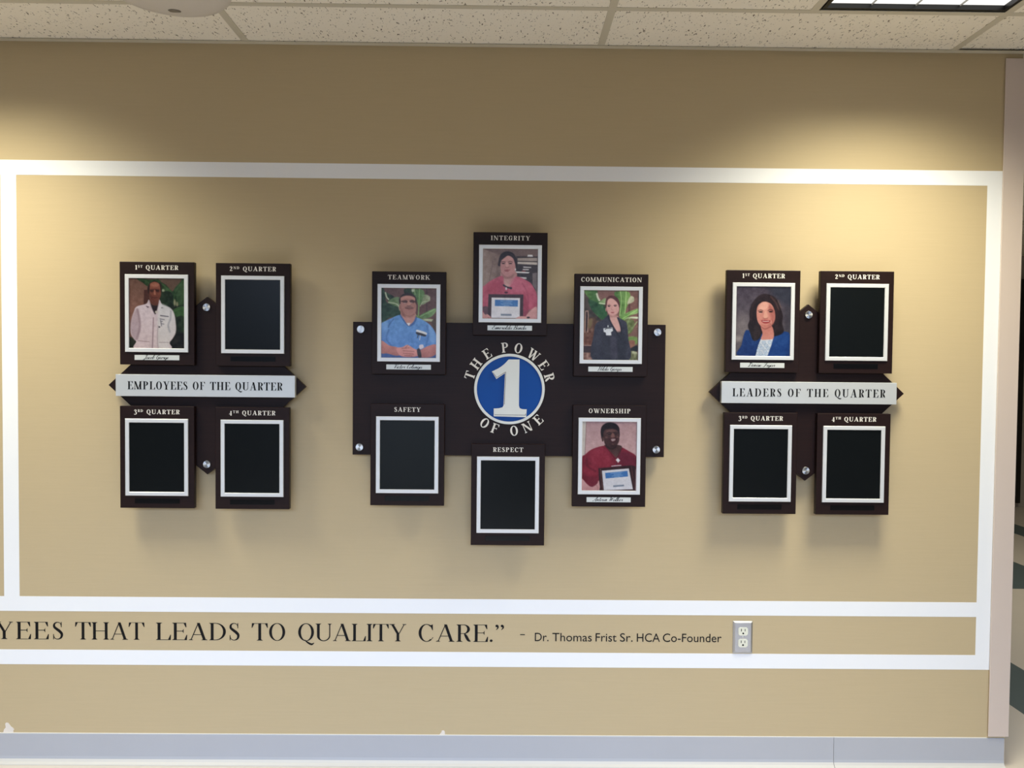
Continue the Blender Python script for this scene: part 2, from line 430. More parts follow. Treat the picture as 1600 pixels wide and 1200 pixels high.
def text_bm(polys, yb, yf):
    bm = new()
    step = min(1.0e-5, abs(yf - yb) * .8 / max(1, len(polys)))      # overlapping strokes never share a plane
    for i, pl in enumerate(polys): prism(bm, [(float(a), float(b)) for a, b in pl], yb, yf + math.copysign(step * (i % 60), yb - yf))
    return bm

# ------------------------------------------------------------------ the printed photographs
class Pic:
    NX, NY = 132, 168
    def __init__(s, rect, bgc, gain=1.0):
        s.r = rect; s.gain = gain
        xs = np.linspace(rect[0], rect[2], s.NX + 1); ys = np.linspace(rect[1], rect[3], s.NY + 1)
        s.X, s.Y = np.meshgrid(xs, ys); s.c = np.empty(s.X.shape + (3,)); s.c[:] = bgc
        s.rs = np.random.RandomState(7)
    def _mix(s, cov, col): s.c = s.c * (1 - cov[..., None]) + np.asarray(col, float) * cov[..., None]
    def _sd(s, P):
        d = np.full(s.X.shape, 1e9); ins = np.zeros(s.X.shape, bool); n = len(P)
        for i in range(n):
            a, b = P[i], P[(i + 1) % n]; ex, ey = b[0] - a[0], b[1] - a[1]
            wx, wy = s.X - a[0], s.Y - a[1]; t = np.clip((wx * ex + wy * ey) / (ex * ex + ey * ey + 1e-9), 0, 1)
            d = np.minimum(d, (wx - ex * t) ** 2 + (wy - ey * t) ** 2)
            if abs(ey) > 1e-9:
                c = ((a[1] > s.Y) != (b[1] > s.Y)) & (s.X < ex * (s.Y - a[1]) / ey + a[0]); ins ^= c
        d = np.sqrt(d); return np.where(ins, -d, d)
    def poly(s, pts, col, col2=None, ax='v', soft=7, sm=True, a=1.0, grain=0):
        P = catmull(pts, 5, True) if sm else [np.array(p, float) for p in pts]
        cov = np.clip(.5 - s._sd(P) / soft, 0, 1) * a; col = np.asarray(col, float)
        if col2 is not None:
            q = np.array(P); u = (s.Y - q[:, 1].min()) / np.ptp(q[:, 1]) if ax == 'v' else (s.X - q[:, 0].min()) / np.ptp(q[:, 0])
            u = np.clip(u, 0, 1)[..., None]; col = col * (1 - u) + np.asarray(col2, float) * u
        if grain: col = col + s.noise(grain)[..., None]
        s._mix(cov, col)
    def noise(s, amp, cell=5):
        g = s.rs.randn(s.NY // cell + 3, s.NX // cell + 3); yy = np.linspace(0, s.NY / cell, s.NY + 1); xx = np.linspace(0, s.NX / cell, s.NX + 1)
        yi, xi = yy.astype(int), xx.astype(int); fy, fx = (yy - yi)[:, None], (xx - xi)[None]
        q = lambda a, b: g[np.ix_(yi + a, xi + b)]
        return amp * (q(0, 0) * (1 - fy) * (1 - fx) + q(1, 0) * fy * (1 - fx) + q(0, 1) * (1 - fy) * fx + q(1, 1) * fy * fx)
    def ell(s, cx, cy_, rx, ry, col, soft=.25, a=1.0, rot=0):
        dx, dy = s.X - cx, s.Y - cy_; k, q = math.cos(rot), math.sin(rot); u, v = (dx * k + dy * q) / rx, (-dx * q + dy * k) / ry
        s._mix(np.clip((1 - np.sqrt(u * u + v * v)) / soft + .5, 0, 1) * a, col)
    def line(s, pts, wd, col, soft=5, a=1.0, sm=True):
        P = catmull(pts, 5) if sm else [np.array(p, float) for p in pts]; d = np.full(s.X.shape, 1e9)
        for p, q in zip(P[:-1], P[1:]):
            ex, ey = q[0] - p[0], q[1] - p[1]; wx, wy = s.X - p[0], s.Y - p[1]; t = np.clip((wx * ex + wy * ey) / (ex * ex + ey * ey + 1e-9), 0, 1)
            d = np.minimum(d, (wx - ex * t) ** 2 + (wy - ey * t) ** 2)
        s._mix(np.clip((wd / 2 - np.sqrt(d)) / soft + .5, 0, 1) * a, col)
    def mesh(s, parent, x0, x1, z0, z1, y):
        c = np.clip(s.c, 0, 255) / 255; c = np.where(c <= .04045, c / 12.92, ((c + .055) / 1.055) ** 2.4) * s.gain
        nx, ny = s.NX + 1, s.NY + 1
        xs = np.linspace(x0, x1, nx); zs = np.linspace(z1, z0, ny); gx, gz = np.meshgrid(xs, zs)
        v = np.stack([gx, np.full(gx.shape, y), gz], -1).reshape(-1, 3)
        i = np.arange(nx * ny).reshape(ny, nx)
        f = np.stack([i[:-1, :-1], i[1:, :-1], i[1:, 1:], i[:-1, 1:]], -1).reshape(-1, 4)
        # a thin sheet: back corners and rim
        me = bpy.data.meshes.new('photograph')
        nv = len(v); bk = np.array([[x0, y + .0004, z1], [x1, y + .0004, z1], [x1, y + .0004, z0], [x0, y + .0004, z0]])
        me.from_pydata(np.vstack([v, bk]).tolist(), [], f.tolist() + [[nv, nv + 1, nv + 2, nv + 3]])
        at = me.color_attributes.new('print', 'FLOAT_COLOR', 'POINT')
        full = np.ones((nv + 4, 4)); full[:nv, :3] = np.clip(c, 0, 1).reshape(-1, 3); at.data.foreach_set('color', full.ravel().astype(np.float32))
        me.materials.append(M['print']); me.update()
        o = bpy.data.objects.new('photograph', me); C.objects.link(o); o.parent = parent; return o

# ---- portraits start
def leaf(p, pts, c1, c2, rib=None):
    p.poly(pts, c1, c2, 'h', soft=10, grain=10)
    if rib: p.line(rib, 7, [v * 1.35 for v in c2], soft=8, a=.7)

def cert(p, outer, paper, bar, seal, fr=(62, 40, 44)):
    p.poly(outer, fr, sm=False, soft=8); p.poly(paper, (206, 204, 212), sm=False, soft=7)
    p.poly(bar, (58, 112, 180), sm=False, soft=7)
    (x0, y0), (x1, y1), (x2, y2), (x3, y3) = bar
    for t_, a, b in ((.18, .25, .75), (.45, .38, .70), (.68, .28, .76), (.9, .40, .62)):
        l = (x0 + (x3 - x0) * t_, y0 + (y3 - y0) * t_); r = (x1 + (x2 - x1) * t_, y1 + (y2 - y1) * t_)
        p.line([(l[0] + (r[0] - l[0]) * a, l[1] + (r[1] - l[1]) * a), (l[0] + (r[0] - l[0]) * b, l[1] + (r[1] - l[1]) * b)], 6, (170, 195, 225), soft=6, a=.75)
    p.poly(seal, (120, 130, 150), sm=False, soft=6)

# man in a white coat, leaves behind
p = PIC1 = Pic((48, 55, 800, 1005), (112, 78, 68), 1.0)
p.poly([(40, 40), (330, 40), (330, 620), (40, 620)], (104, 76, 66), (134, 92, 80), sm=False, soft=30, grain=4)
p.poly([(250, 215), (320, 205), (330, 420), (245, 420)], (74, 42, 36), sm=False)
p.poly([(440, 40), (820, 40), (820, 1020), (440, 1020)], (30, 42, 28), (26, 30, 22), sm=False, soft=30, grain=7)
p.poly([(455, 50), (740, 50), (740, 120), (640, 230), (560, 150), (470, 90)], (98, 76, 64), soft=14)
leaf(p, [(150, 55), (330, 70), (450, 70), (470, 110), (330, 140), (300, 165), (240, 120)], (36, 58, 34), (44, 70, 38), [(190, 65), (300, 100), (320, 140)])
leaf(p, [(480, 110), (560, 160), (640, 240), (600, 250), (510, 230), (470, 160)], (40, 66, 36), (58, 86, 50), [(500, 130), (620, 240)])
leaf(p, [(800, 60), (740, 110), (650, 220), (620, 380), (700, 420), (800, 380)], (34, 60, 34), (60, 88, 52), [(780, 90), (680, 240), (650, 400)])
leaf(p, [(480, 250), (620, 240), (650, 420), (560, 430), (480, 380)], (32, 48, 28), (26, 42, 26))
p.ell(668, 380, 14, 46, (140, 138, 112), .8); p.ell(702, 400, 16, 32, (128, 126, 100), .8); p.ell(512, 218, 20, 18, (150, 156, 134), .8)
leaf(p, [(650, 480), (790, 430), (800, 560), (780, 620), (680, 560)], (48, 80, 42), (62, 98, 54), [(660, 500), (790, 450)])
leaf(p, [(690, 590), (800, 580), (800, 800), (720, 760)], (24, 36, 22), (42, 62, 34)); p.poly([(600, 830), (800, 800), (800, 1010), (590, 1010)], (28, 26, 20), soft=30, grain=8)
p.poly([(48, 860), (140, 900), (140, 1010), (48, 1010)], (34, 38, 26), soft=20)
p.poly([(318, 350), (460, 340), (470, 460), (390, 560), (330, 440)], (42, 30, 34), soft=9)
p.poly([(335, 330), (455, 320), (458, 400), (400, 425), (340, 395)], (112, 62, 50), (92, 52, 42), soft=9)
p.ell(392, 195, 95, 100, (40, 26, 20), .1)
p.poly([(318, 200), (335, 130), (395, 102), (455, 130), (476, 200), (482, 270), (462, 330), (410, 362), (355, 340), (322, 270)], (140, 80, 64), (104, 56, 44), soft=9)
p.poly([(306, 190), (320, 130), (334, 125), (326, 200), (322, 270), (308, 240)], (40, 26, 22), soft=8); p.poly([(462, 110), (490, 140), (492, 230), (478, 230), (474, 160)], (44, 28, 22), soft=8)
p.poly([(335, 128), (395, 104), (455, 126), (440, 165), (350, 165)], (158, 100, 82), soft=20, a=.8)
p.poly([(335, 205), (395, 200), (460, 205), (452, 245), (400, 232), (345, 248)], (72, 36, 28), soft=16, a=.9); p.poly([(388, 215), (404, 215), (410, 272), (384, 272)], (176, 116, 96), soft=9, a=.8)
p.ell(352, 225, 17, 7, (40, 22, 18), .5); p.ell(436, 222, 17, 7, (40, 22, 18), .5)
p.line([(368, 312), (400, 318), (430, 310)], 9, (74, 34, 30), soft=6); p.poly([(322, 250), (350, 290), (360, 340), (328, 300)], (84, 44, 36), soft=16, a=.7)
p.poly([(318, 345), (280, 400), (150, 440), (110, 510), (75, 640), (66, 800), (110, 880), (140, 920), (130, 1015), (600, 1015), (596, 930), (640, 870), (682, 780), (680, 640), (655, 520), (600, 450), (500, 410), (462, 345), (440, 440), (404, 545), (360, 470)], (206, 190, 202), (208, 186, 190), soft=9, grain=5)
p.poly([(470, 400), (600, 450), (655, 520), (680, 640), (680, 790), (600, 920), (595, 1010), (440, 1010), (440, 560)], (206, 208, 214), (214, 206, 204), soft=30, a=.75)
p.poly([(66, 640), (150, 470), (190, 640), (170, 800), (130, 900), (70, 800)], (168, 146, 156), soft=30, a=.8)
p.line([(160, 480), (190, 640), (185, 760), (150, 880)], 26, (142, 118, 128), soft=26, a=.8); p.line([(615, 500), (610, 600), (580, 690), (600, 780)], 20, (150, 150, 160), soft=20, a=.8)
p.line([(378, 590), (372, 760), (362, 1005)], 14, (150, 126, 134), soft=12); p.line([(440, 700), (432, 860), (440, 1005)], 10, (170, 152, 158), soft=12)
p.line([(318, 360), (350, 450), (404, 545), (440, 440), (460, 350)], 9, (158, 142, 154), soft=8); p.poly([(275, 430), (320, 440), (300, 455)], (110, 92, 104), soft=8); p.poly([(490, 445), (515, 455), (485, 460)], (126, 122, 134), soft=8)
p.line([(165, 905), (320, 918)], 8, (150, 126, 130), soft=7); p.line([(455, 925), (580, 925)], 8, (158, 144, 146), soft=7)
p.ell(418, 512, 18, 18, (190, 184, 178), .4); p.line([(475, 560), (580, 572)], 14, (92, 88, 104), soft=6)
for a, b in (((470, 605), (525, 615)), ((485, 640), (500, 640)), ((485, 670), (520, 675)), ((475, 625), (488, 700))): p.line([a, b], 11, (92, 90, 104), soft=10, a=.8)
p.ell(458, 715, 12, 9, (40, 40, 50), .5)

# man in blue scrubs
p = PIC2 = Pic((70, 65, 822, 1015), (104, 72, 68), 1.0)
p.poly([(60, 60), (320, 60), (320, 560), (60, 560)], (92, 66, 62), (108, 76, 70), sm=False, soft=20, grain=4)
p.poly([(540, 60), (830, 60), (830, 640), (540, 640)], (94, 66, 62), (104, 74, 70), sm=False, soft=20, grain=4)
p.line([(690, 70), (690, 420)], 14, (72, 50, 50), soft=12)
leaf(p, [(70, 75), (110, 110), (140, 260), (280, 300), (330, 440), (180, 470), (72, 520)], (30, 54, 34), (38, 66, 40))
leaf(p, [(110, 120), (180, 150), (240, 190), (170, 240), (130, 200)], (52, 80, 50), (30, 50, 32)); p.line([(122, 130), (140, 190), (165, 220)], 18, (186, 190, 166), soft=12)
leaf(p, [(160, 265), (230, 200), (310, 190), (320, 260), (310, 320)], (92, 122, 76), (110, 132, 92)); p.line([(165, 262), (250, 275), (300, 300), (318, 365)], 12, (178, 186, 158), soft=10)
leaf(p, [(380, 80), (470, 70), (500, 130), (540, 190), (400, 150)], (34, 48, 30), (50, 70, 42))
leaf(p, [(480, 80), (560, 75), (640, 90), (660, 170), (620, 260), (580, 300), (545, 220), (500, 140)], (64, 96, 54), (104, 140, 84)); p.line([(590, 75), (585, 230), (575, 440)], 10, (140, 180, 110), soft=8); p.line([(520, 75), (530, 150)], 10, (150, 180, 124), soft=8)
leaf(p, [(620, 290), (640, 180), (680, 150), (730, 180), (715, 240)], (120, 140, 100), (168, 172, 142)); p.ell(500, 95, 20, 22, (180, 188, 160), .8); p.line([(600, 310), (640, 250), (725, 235), (730, 180)], 9, (176, 188, 150), soft=8)
leaf(p, [(560, 470), (620, 420), (720, 370), (815, 335), (812, 390), (740, 460), (640, 480)], (70, 104, 56), (130, 160, 108), [(600, 450), (800, 350)])
leaf(p, [(600, 490), (700, 480), (795, 490), (790, 515), (700, 515)], (150, 160, 120), (190, 194, 164)); p.line([(540, 430), (575, 440), (585, 220)], 12, (120, 160, 90), soft=10)
p.poly([(760, 520), (815, 480), (815, 660), (780, 600)], (86, 70, 58), soft=16)
p.poly([(60, 900), (820, 880), (820, 1020), (60, 1020)], (66, 92, 150), sm=False)
p.poly([(330, 430), (200, 480), (100, 530), (62, 570), (60, 800), (200, 870), (320, 900), (560, 930), (700, 860), (825, 830), (822, 700), (770, 600), (680, 520), (540, 460)], (98, 146, 206), (86, 130, 196), soft=9, grain=5)
p.poly([(65, 560), (150, 540), (180, 700), (140, 810), (62, 780)], (120, 164, 216), (78, 118, 184), soft=30, a=.8); p.line([(235, 490), (180, 560), (165, 600)], 14, (66, 104, 166), soft=14); p.line([(170, 640), (140, 760), (210, 860)], 18, (70, 110, 174), soft=18)
p.line([(700, 580), (720, 700), (680, 850)], 22, (72, 112, 176), soft=24); p.poly([(720, 560), (800, 680), (815, 800), (740, 780)], (126, 166, 216), soft=30, a=.7)
p.poly([(335, 420), (540, 450), (530, 540), (450, 590), (360, 500)], (62, 98, 160), soft=10)
p.poly([(335, 400), (530, 400), (522, 500), (470, 560), (440, 575), (390, 510)], (176, 126, 118), (190, 140, 130), soft=10)
p.poly([(415, 540), (470, 540), (445, 580)], (214, 214, 222), sm=False)
p.ell(432, 230, 117, 100, (44, 32, 28), .08)
p.poly([(322, 230), (350, 185), (430, 165), (510, 185), (540, 240), (548, 330), (530, 420), (480, 470), (400, 470), (345, 430), (322, 340)], (162, 110, 98), (172, 122, 112), soft=10)
p.poly([(340, 190), (420, 170), (520, 190), (530, 225), (430, 205), (335, 230)], (196, 142, 126), soft=20, a=.7); p.poly([(308, 225), (326, 200), (330, 270), (316, 280)], (46, 32, 28), soft=8); p.poly([(536, 200), (550, 230), (548, 290), (534, 250)], (48, 34, 30), soft=8)
p.line([(345, 248), (400, 238), (425, 250)], 13, (58, 36, 34), soft=8); p.line([(455, 245), (490, 232), (530, 250)], 13, (58, 36, 34), soft=8); p.ell(392, 258, 32, 15, (84, 52, 48), .6); p.ell(495, 252, 32, 15, (84, 52, 48), .6); p.ell(390, 270, 22, 6, (190, 160, 150), .8, .7); p.ell(480, 266, 18, 6, (190, 160, 150), .8, .7)
p.poly([(430, 240), (452, 240), (470, 295), (420, 298)], (190, 138, 122), soft=12, a=.8); p.line([(420, 300), (445, 306), (470, 298)], 7, (110, 66, 62), soft=7)
p.poly([(395, 325), (445, 308), (505, 325), (500, 345), (400, 345)], (116, 78, 72), soft=12, a=.85); p.line([(400, 340), (450, 352), (495, 345)], 8, (110, 60, 58), soft=6)
p.poly([(335, 330), (380, 420), (400, 460), (350, 430)], (134, 86, 78), soft=18, a=.7); p.line([(370, 420), (450, 450), (520, 420)], 10, (136, 90, 82), soft=14, a=.8); p.ell(322, 330, 12, 34, (150, 100, 90), .3)
p.poly([(62, 785), (180, 850), (300, 880), (340, 960), (280, 990), (150, 960), (65, 950)], (196, 132, 124), (164, 106, 102), soft=10)
p.poly([(822, 835), (720, 850), (620, 900), (560, 930), (580, 1000), (720, 1010), (822, 960)], (190, 124, 118), (164, 104, 102), soft=10)
p.poly([(280, 885), (360, 870), (430, 840), (520, 890), (585, 920), (590, 980), (500, 1005), (360, 1000), (300, 960)], (208, 146, 140), (190, 124, 120), soft=9)
for a, b in (((350, 890), (450, 880)), ((370, 920), (520, 930)), ((370, 955), (510, 965)), ((390, 985), (490, 990)), ((430, 850), (400, 880))): p.line([a, b], 8, (142, 84, 82), soft=9, a=.8)
p.poly([(560, 905), (600, 895), (622, 1000), (580, 1008)], (58, 52, 58), soft=8)
p.poly([(555, 632), (600, 640), (690, 670), (680, 700), (555, 660)], (206, 208, 214), soft=7); p.poly([(555, 662), (680, 700), (665, 722), (560, 695)], (50, 48, 60), soft=8); p.line([(575, 700), (565, 740)], 10, (60, 60, 70)); p.line([(605, 710), (595, 770)], 10, (190, 194, 206)); p.poly([(590, 845), (640, 835), (650, 875), (600, 895)], (206, 196, 206), soft=8)

# woman in coral scrubs with a certificate
p = PIC3 = Pic((62, 72, 805, 1020), (120, 96, 92), 1.0)
p.poly([(60, 70), (290, 160), (320, 480), (60, 640)], (152, 130, 120), (122, 100, 94), 'h', sm=False, soft=14, grain=5); p.line([(195, 240), (185, 320), (150, 500)], 12, (120, 98, 92), soft=12)
p.poly([(60, 70), (810, 70), (810, 150), (520, 190), (280, 150)], (112, 90, 86), sm=False, soft=20); p.poly([(510, 170), (805, 170), (805, 640), (510, 480)], (58, 48, 50), sm=False, soft=14, grain=5)
p.poly([(530, 195), (800, 190), (800, 235), (530, 232)], (158, 142, 134), sm=False); p.poly([(530, 245), (800, 250), (800, 285), (530, 275)], (190, 178, 170), sm=False); p.poly([(670, 148), (732, 148), (740, 175), (664, 175)], (206, 204, 206), sm=False)
p.poly([(610, 310), (718, 315), (718, 328), (610, 324)], (206, 202, 204), sm=False); p.poly([(605, 342), (690, 345), (685, 358), (600, 356)], (206, 202, 204), sm=False); p.poly([(590, 366), (640, 366), (640, 378), (590, 378)], (150, 70, 74), sm=False); p.poly([(500, 376), (700, 384), (680, 402), (510, 396)], (214, 212, 214), sm=False); p.poly([(520, 450), (655, 455), (655, 480), (520, 475)], (190, 188, 190), sm=False); p.poly([(735, 400), (800, 390), (800, 650), (740, 560)], (112, 100, 100), sm=False)
p.ell(395, 200, 110, 95, (42, 30, 34), .08); p.poly([(285, 190), (270, 260), (268, 300), (310, 300), (330, 200)], (42, 30, 34), soft=9); p.poly([(470, 150), (520, 210), (530, 300), (515, 330), (490, 260)], (44, 32, 36), soft=9)
p.poly([(325, 380), (500, 380), (520, 460), (430, 600), (340, 560), (300, 440)], (168, 118, 116), (196, 150, 146), soft=10)
p.poly([(330, 440), (180, 500), (90, 570), (58, 620), (58, 930), (110, 940), (800, 880), (800, 700), (740, 570), (680, 510), (520, 445), (470, 530), (415, 590), (350, 560)], (182, 82, 104), (176, 72, 96), soft=9, grain=5)
p.poly([(470, 470), (600, 490), (700, 560), (640, 640), (480, 660), (420, 620)], (194, 98, 120), soft=40, a=.7); p.poly([(130, 560), (330, 520), (330, 660), (140, 690)], (166, 62, 84), soft=40, a=.7); p.poly([(620, 700), (690, 860), (660, 1000), (610, 1000)], (150, 50, 74), soft=24, a=.8); p.line([(600, 540), (660, 650), (690, 820)], 14, (158, 62, 86), soft=18, a=.8)
p.poly([(297, 290), (315, 220), (350, 185), (410, 165), (470, 200), (498, 270), (502, 350), (480, 410), (420, 450), (360, 440), (310, 390)], (186, 132, 130), (182, 126, 126), soft=10)
p.poly([(330, 210), (400, 165), (460, 200), (440, 235), (350, 240)], (200, 146, 142), soft=20, a=.8); p.poly([(320, 220), (400, 150), (340, 160), (295, 240)], (44, 32, 36), soft=9); p.poly([(410, 150), (470, 190), (500, 270), (510, 200), (460, 140)], (44, 32, 36), soft=9)
p.line([(312, 250), (340, 243), (365, 252)], 7, (64, 42, 44), soft=6); p.line([(405, 250), (435, 240), (462, 252)], 7, (64, 42, 44), soft=6); p.ell(338, 270, 22, 8, (52, 34, 38), .6); p.ell(435, 270, 24, 8, (52, 34, 38), .6); p.poly([(375, 255), (395, 255), (410, 310), (370, 315)], (206, 154, 150), soft=12, a=.8); p.line([(368, 318), (390, 324), (412, 318)], 6, (134, 80, 80), soft=6)
p.poly([(350, 358), (390, 352), (435, 355), (400, 378), (365, 374)], (136, 52, 62), soft=7); p.line([(358, 360), (390, 363), (425, 360)], 5, (214, 200, 200), soft=5, a=.7); p.poly([(310, 390), (360, 440), (420, 450), (480, 410), (450, 470), (350, 470)], (140, 92, 92), soft=16, a=.6); p.ell(503, 350, 9, 16, (206, 196, 200), .5)
p.line([(345, 565), (385, 590), (440, 605)], 22, (44, 34, 46), soft=9); p.ell(380, 612, 12, 20, (204, 190, 196), .4); p.ell(445, 605, 14, 16, (40, 30, 44), .5); p.ell(380, 665, 24, 14, (84, 30, 50), .5)
p.poly([(800, 860), (730, 890), (660, 970), (650, 1025), (800, 1025)], (206, 150, 146), (188, 130, 130), soft=9); p.poly([(58, 940), (170, 985), (180, 1025), (58, 1025)], (194, 136, 132), soft=9); p.poly([(60, 870), (130, 860), (140, 960), (90, 960)], (92, 60, 70), soft=12)
cert(p, [(140, 690), (615, 690), (612, 1010), (130, 1012)], [(183, 735), (570, 738), (568, 1012), (178, 1012)], [(228, 765), (542, 768), (540, 855), (228, 850)], [(310, 955), (455, 957), (455, 982), (310, 982)])
p.poly([(540, 1000), (600, 985), (690, 1000), (690, 1025), (520, 1025)], (202, 144, 140), soft=8); p.poly([(120, 960), (165, 990), (170, 1012), (110, 1000)], (194, 136, 132), soft=8); p.ell(685, 1003, 22, 12, (44, 34, 40), .5)

# woman in a dark suit
p = PIC4 = Pic((72, 62, 815, 1000), (120, 86, 76), 1.05)
p.poly([(60, 60), (380, 60), (380, 480), (60, 480)], (84, 70, 58), (64, 56, 46), sm=False, soft=20, grain=8); p.poly([(250, 60), (480, 60), (480, 200), (250, 200)], (126, 88, 80), sm=False, soft=16); p.poly([(640, 60), (820, 60), (820, 560), (640, 560)], (122, 84, 74), (132, 92, 82), sm=False, soft=16, grain=5); p.line([(690, 230), (690, 420)], 26, (96, 62, 56), soft=12)
leaf(p, [(75, 70), (240, 65), (260, 150), (330, 250), (380, 330), (380, 450), (290, 440), (170, 300), (140, 180)], (92, 130, 56), (38, 84, 44)); leaf(p, [(130, 190), (260, 230), (370, 300), (380, 430), (270, 400), (180, 330)], (36, 76, 40), (50, 96, 52))
p.line([(245, 110), (260, 160), (280, 195)], 26, (200, 206, 184), soft=14); leaf(p, [(270, 240), (330, 180), (370, 170), (366, 250)], (104, 140, 84), (150, 176, 124)); p.line([(280, 232), (360, 244)], 12, (206, 214, 190), soft=9)
leaf(p, [(480, 100), (560, 70), (680, 80), (700, 170), (640, 330), (620, 440), (560, 430), (550, 250)], (72, 112, 50), (128, 168, 88)); p.line([(565, 75), (580, 200), (560, 400)], 11, (160, 196, 120), soft=8); p.line([(645, 75), (640, 230), (632, 370)], 11, (170, 204, 130), soft=8)
p.poly([(660, 240), (700, 140), (750, 150), (745, 210)], (180, 180, 150), soft=14, grain=12); leaf(p, [(560, 450), (640, 370), (815, 300), (812, 360), (700, 400), (620, 470)], (96, 140, 62), (150, 186, 112), [(600, 440), (800, 320)]); leaf(p, [(620, 450), (700, 415), (808, 415), (805, 440), (700, 435)], (180, 200, 150), (216, 220, 196))
p.line([(700, 430), (655, 530)], 16, (190, 200, 150), soft=9); p.line([(800, 480), (680, 640)], 14, (160, 176, 120), soft=9); p.poly([(640, 450), (760, 470), (740, 600), (670, 640)], (96, 120, 62), soft=24, a=.8, grain=14); p.poly([(680, 690), (800, 690), (800, 780), (700, 780)], (110, 140, 70), soft=20, grain=14); p.poly([(690, 740), (770, 740), (760, 830), (690, 830)], (136, 92, 76), soft=16)
p.poly([(690, 860), (800, 800), (805, 880), (700, 900)], (34, 34, 36), soft=14); p.poly([(690, 890), (800, 890), (800, 1000), (690, 1000)], (120, 122, 90), soft=12, grain=40)
p.poly([(70, 440), (250, 420), (220, 820), (70, 820)], (86, 62, 44), (112, 66, 48), sm=False, soft=20, grain=12); p.line([(88, 630), (95, 345), (125, 340), (132, 400), (125, 625)], 11, (176, 140, 124), soft=7, sm=False); p.poly([(100, 360), (122, 360), (118, 615), (100, 615)], (52, 34, 30), sm=False); p.poly([(140, 460), (190, 450), (170, 560), (130, 570)], (120, 100, 66), soft=16)
p.poly([(70, 800), (210, 800), (210, 812), (70, 812)], (150, 120, 112), sm=False); p.poly([(70, 815), (210, 815), (210, 905), (70, 905)], (60, 42, 44), sm=False); p.poly([(70, 905), (210, 905), (210, 1000), (70, 1000)], (140, 106, 96), sm=False, grain=30)
p.ell(462, 270, 98, 132, (78, 42, 40), .08)
p.poly([(410, 400), (525, 400), (560, 480), (575, 610), (515, 610), (440, 470)], (200, 152, 146), (206, 160, 154), soft=9)
p.poly([(378, 280), (388, 200), (440, 165), (510, 200), (545, 270), (550, 330), (520, 380), (470, 405), (425, 395), (392, 350)], (212, 164, 158), (202, 150, 146), soft=9)
p.poly([(362, 250), (375, 170), (430, 130), (510, 150), (552, 210), (555, 275), (520, 220), (460, 170), (405, 170), (388, 210), (378, 280)], (92, 48, 46), soft=8)
p.line([(395, 262), (415, 256), (435, 264)], 6, (96, 58, 56), soft=5); p.line([(475, 262), (500, 254), (522, 262)], 6, (96, 58, 56), soft=5); p.ell(412, 274, 17, 8, (56, 36, 40), .6); p.ell(497, 270, 17, 8, (56, 36, 40), .6); p.line([(455, 270), (448, 320), (468, 325)], 7, (180, 124, 120), soft=7); p.poly([(435, 358), (462, 352), (488, 356), (462, 368)], (156, 76, 82), soft=6); p.poly([(425, 395), (470, 405), (520, 380), (520, 420), (430, 420)], (158, 110, 106), soft=14, a=.6); p.ell(373, 320, 8, 26, (186, 134, 128), .4)
p.poly([(410, 395), (440, 480), (520, 610), (560, 650), (578, 600), (550, 470), (525, 420), (640, 480), (665, 540), (680, 700), (692, 1005), (200, 1005), (212, 640), (240, 510), (330, 460)], (56, 54, 68), (48, 48, 60), soft=9, grain=3)
p.poly([(330, 660), (430, 700), (440, 1000), (330, 1000)], (44, 44, 54), soft=30, a=.7); p.poly([(520, 640), (640, 680), (640, 1000), (540, 1000)], (40, 40, 50), soft=30, a=.8); p.poly([(440, 700), (520, 720), (530, 960), (450, 960)], (64, 60, 74), soft=30, a=.8); p.line([(405, 400), (430, 480), (560, 690)], 16, (34, 32, 42), soft=10); p.line([(535, 430), (580, 560), (585, 640)], 16, (32, 30, 40), soft=10)
p.poly([(340, 575), (460, 558), (472, 605), (445, 625), (450, 668), (378, 668), (372, 630), (345, 622)], (208, 212, 222), sm=False); p.line([(362, 590), (385, 575), (450, 570)], 12, (80, 84, 90), soft=6); p.ell(403, 545, 8, 16, (200, 204, 210), .5)

# man in dark red scrubs with a certificate
p = PIC5 = Pic((65, 55, 808, 992), (186, 146, 148), 1.0)
p.poly([(110, 50), (820, 50), (820, 560), (90, 560)], (178, 140, 144), (198, 158, 158), 'v', sm=False, soft=14, grain=3); p.poly([(60, 50), (115, 50), (98, 520), (60, 560)], (196, 186, 178), sm=False, soft=9); p.line([(118, 60), (103, 500)], 8, (140, 112, 110), soft=8)
p.poly([(370, 380), (200, 430), (110, 500), (58, 560), (58, 840), (200, 945), (280, 900), (400, 700), (810, 700), (810, 530), (700, 450), (560, 385)], (136, 34, 54), (112, 26, 44), soft=9, grain=4)
p.poly([(170, 480), (340, 420), (460, 560), (430, 680), (220, 640)], (152, 42, 62), soft=50, a=.7); p.poly([(60, 700), (170, 640), (290, 700), (260, 800), (130, 780)], (150, 40, 60), soft=40, a=.7); p.line([(130, 560), (140, 660), (250, 730)], 22, (102, 20, 38), soft=24, a=.8); p.poly([(560, 480), (700, 470), (800, 560), (780, 660), (600, 640)], (104, 30, 50), soft=40, a=.8)
p.poly([(375, 370), (560, 370), (610, 410), (545, 545), (470, 480), (400, 410)], (72, 46, 44), (92, 60, 58), soft=9); p.line([(375, 385), (450, 470), (530, 555), (600, 420)], 9, (92, 18, 34), soft=8)
p.ell(445, 165, 128, 102, (36, 26, 30), .06); p.poly([(318, 170), (325, 270), (345, 310), (360, 240), (380, 170)], (36, 26, 30), soft=9); p.poly([(560, 130), (575, 200), (574, 260), (555, 220)], (36, 26, 30), soft=9)
p.poly([(352, 230), (370, 170), (430, 150), (520, 160), (562, 210), (572, 280), (560, 340), (520, 390), (460, 410), (400, 390), (362, 320)], (84, 54, 52), (66, 40, 40), soft=10); p.ell(344, 290, 13, 36, (78, 50, 48), .3)
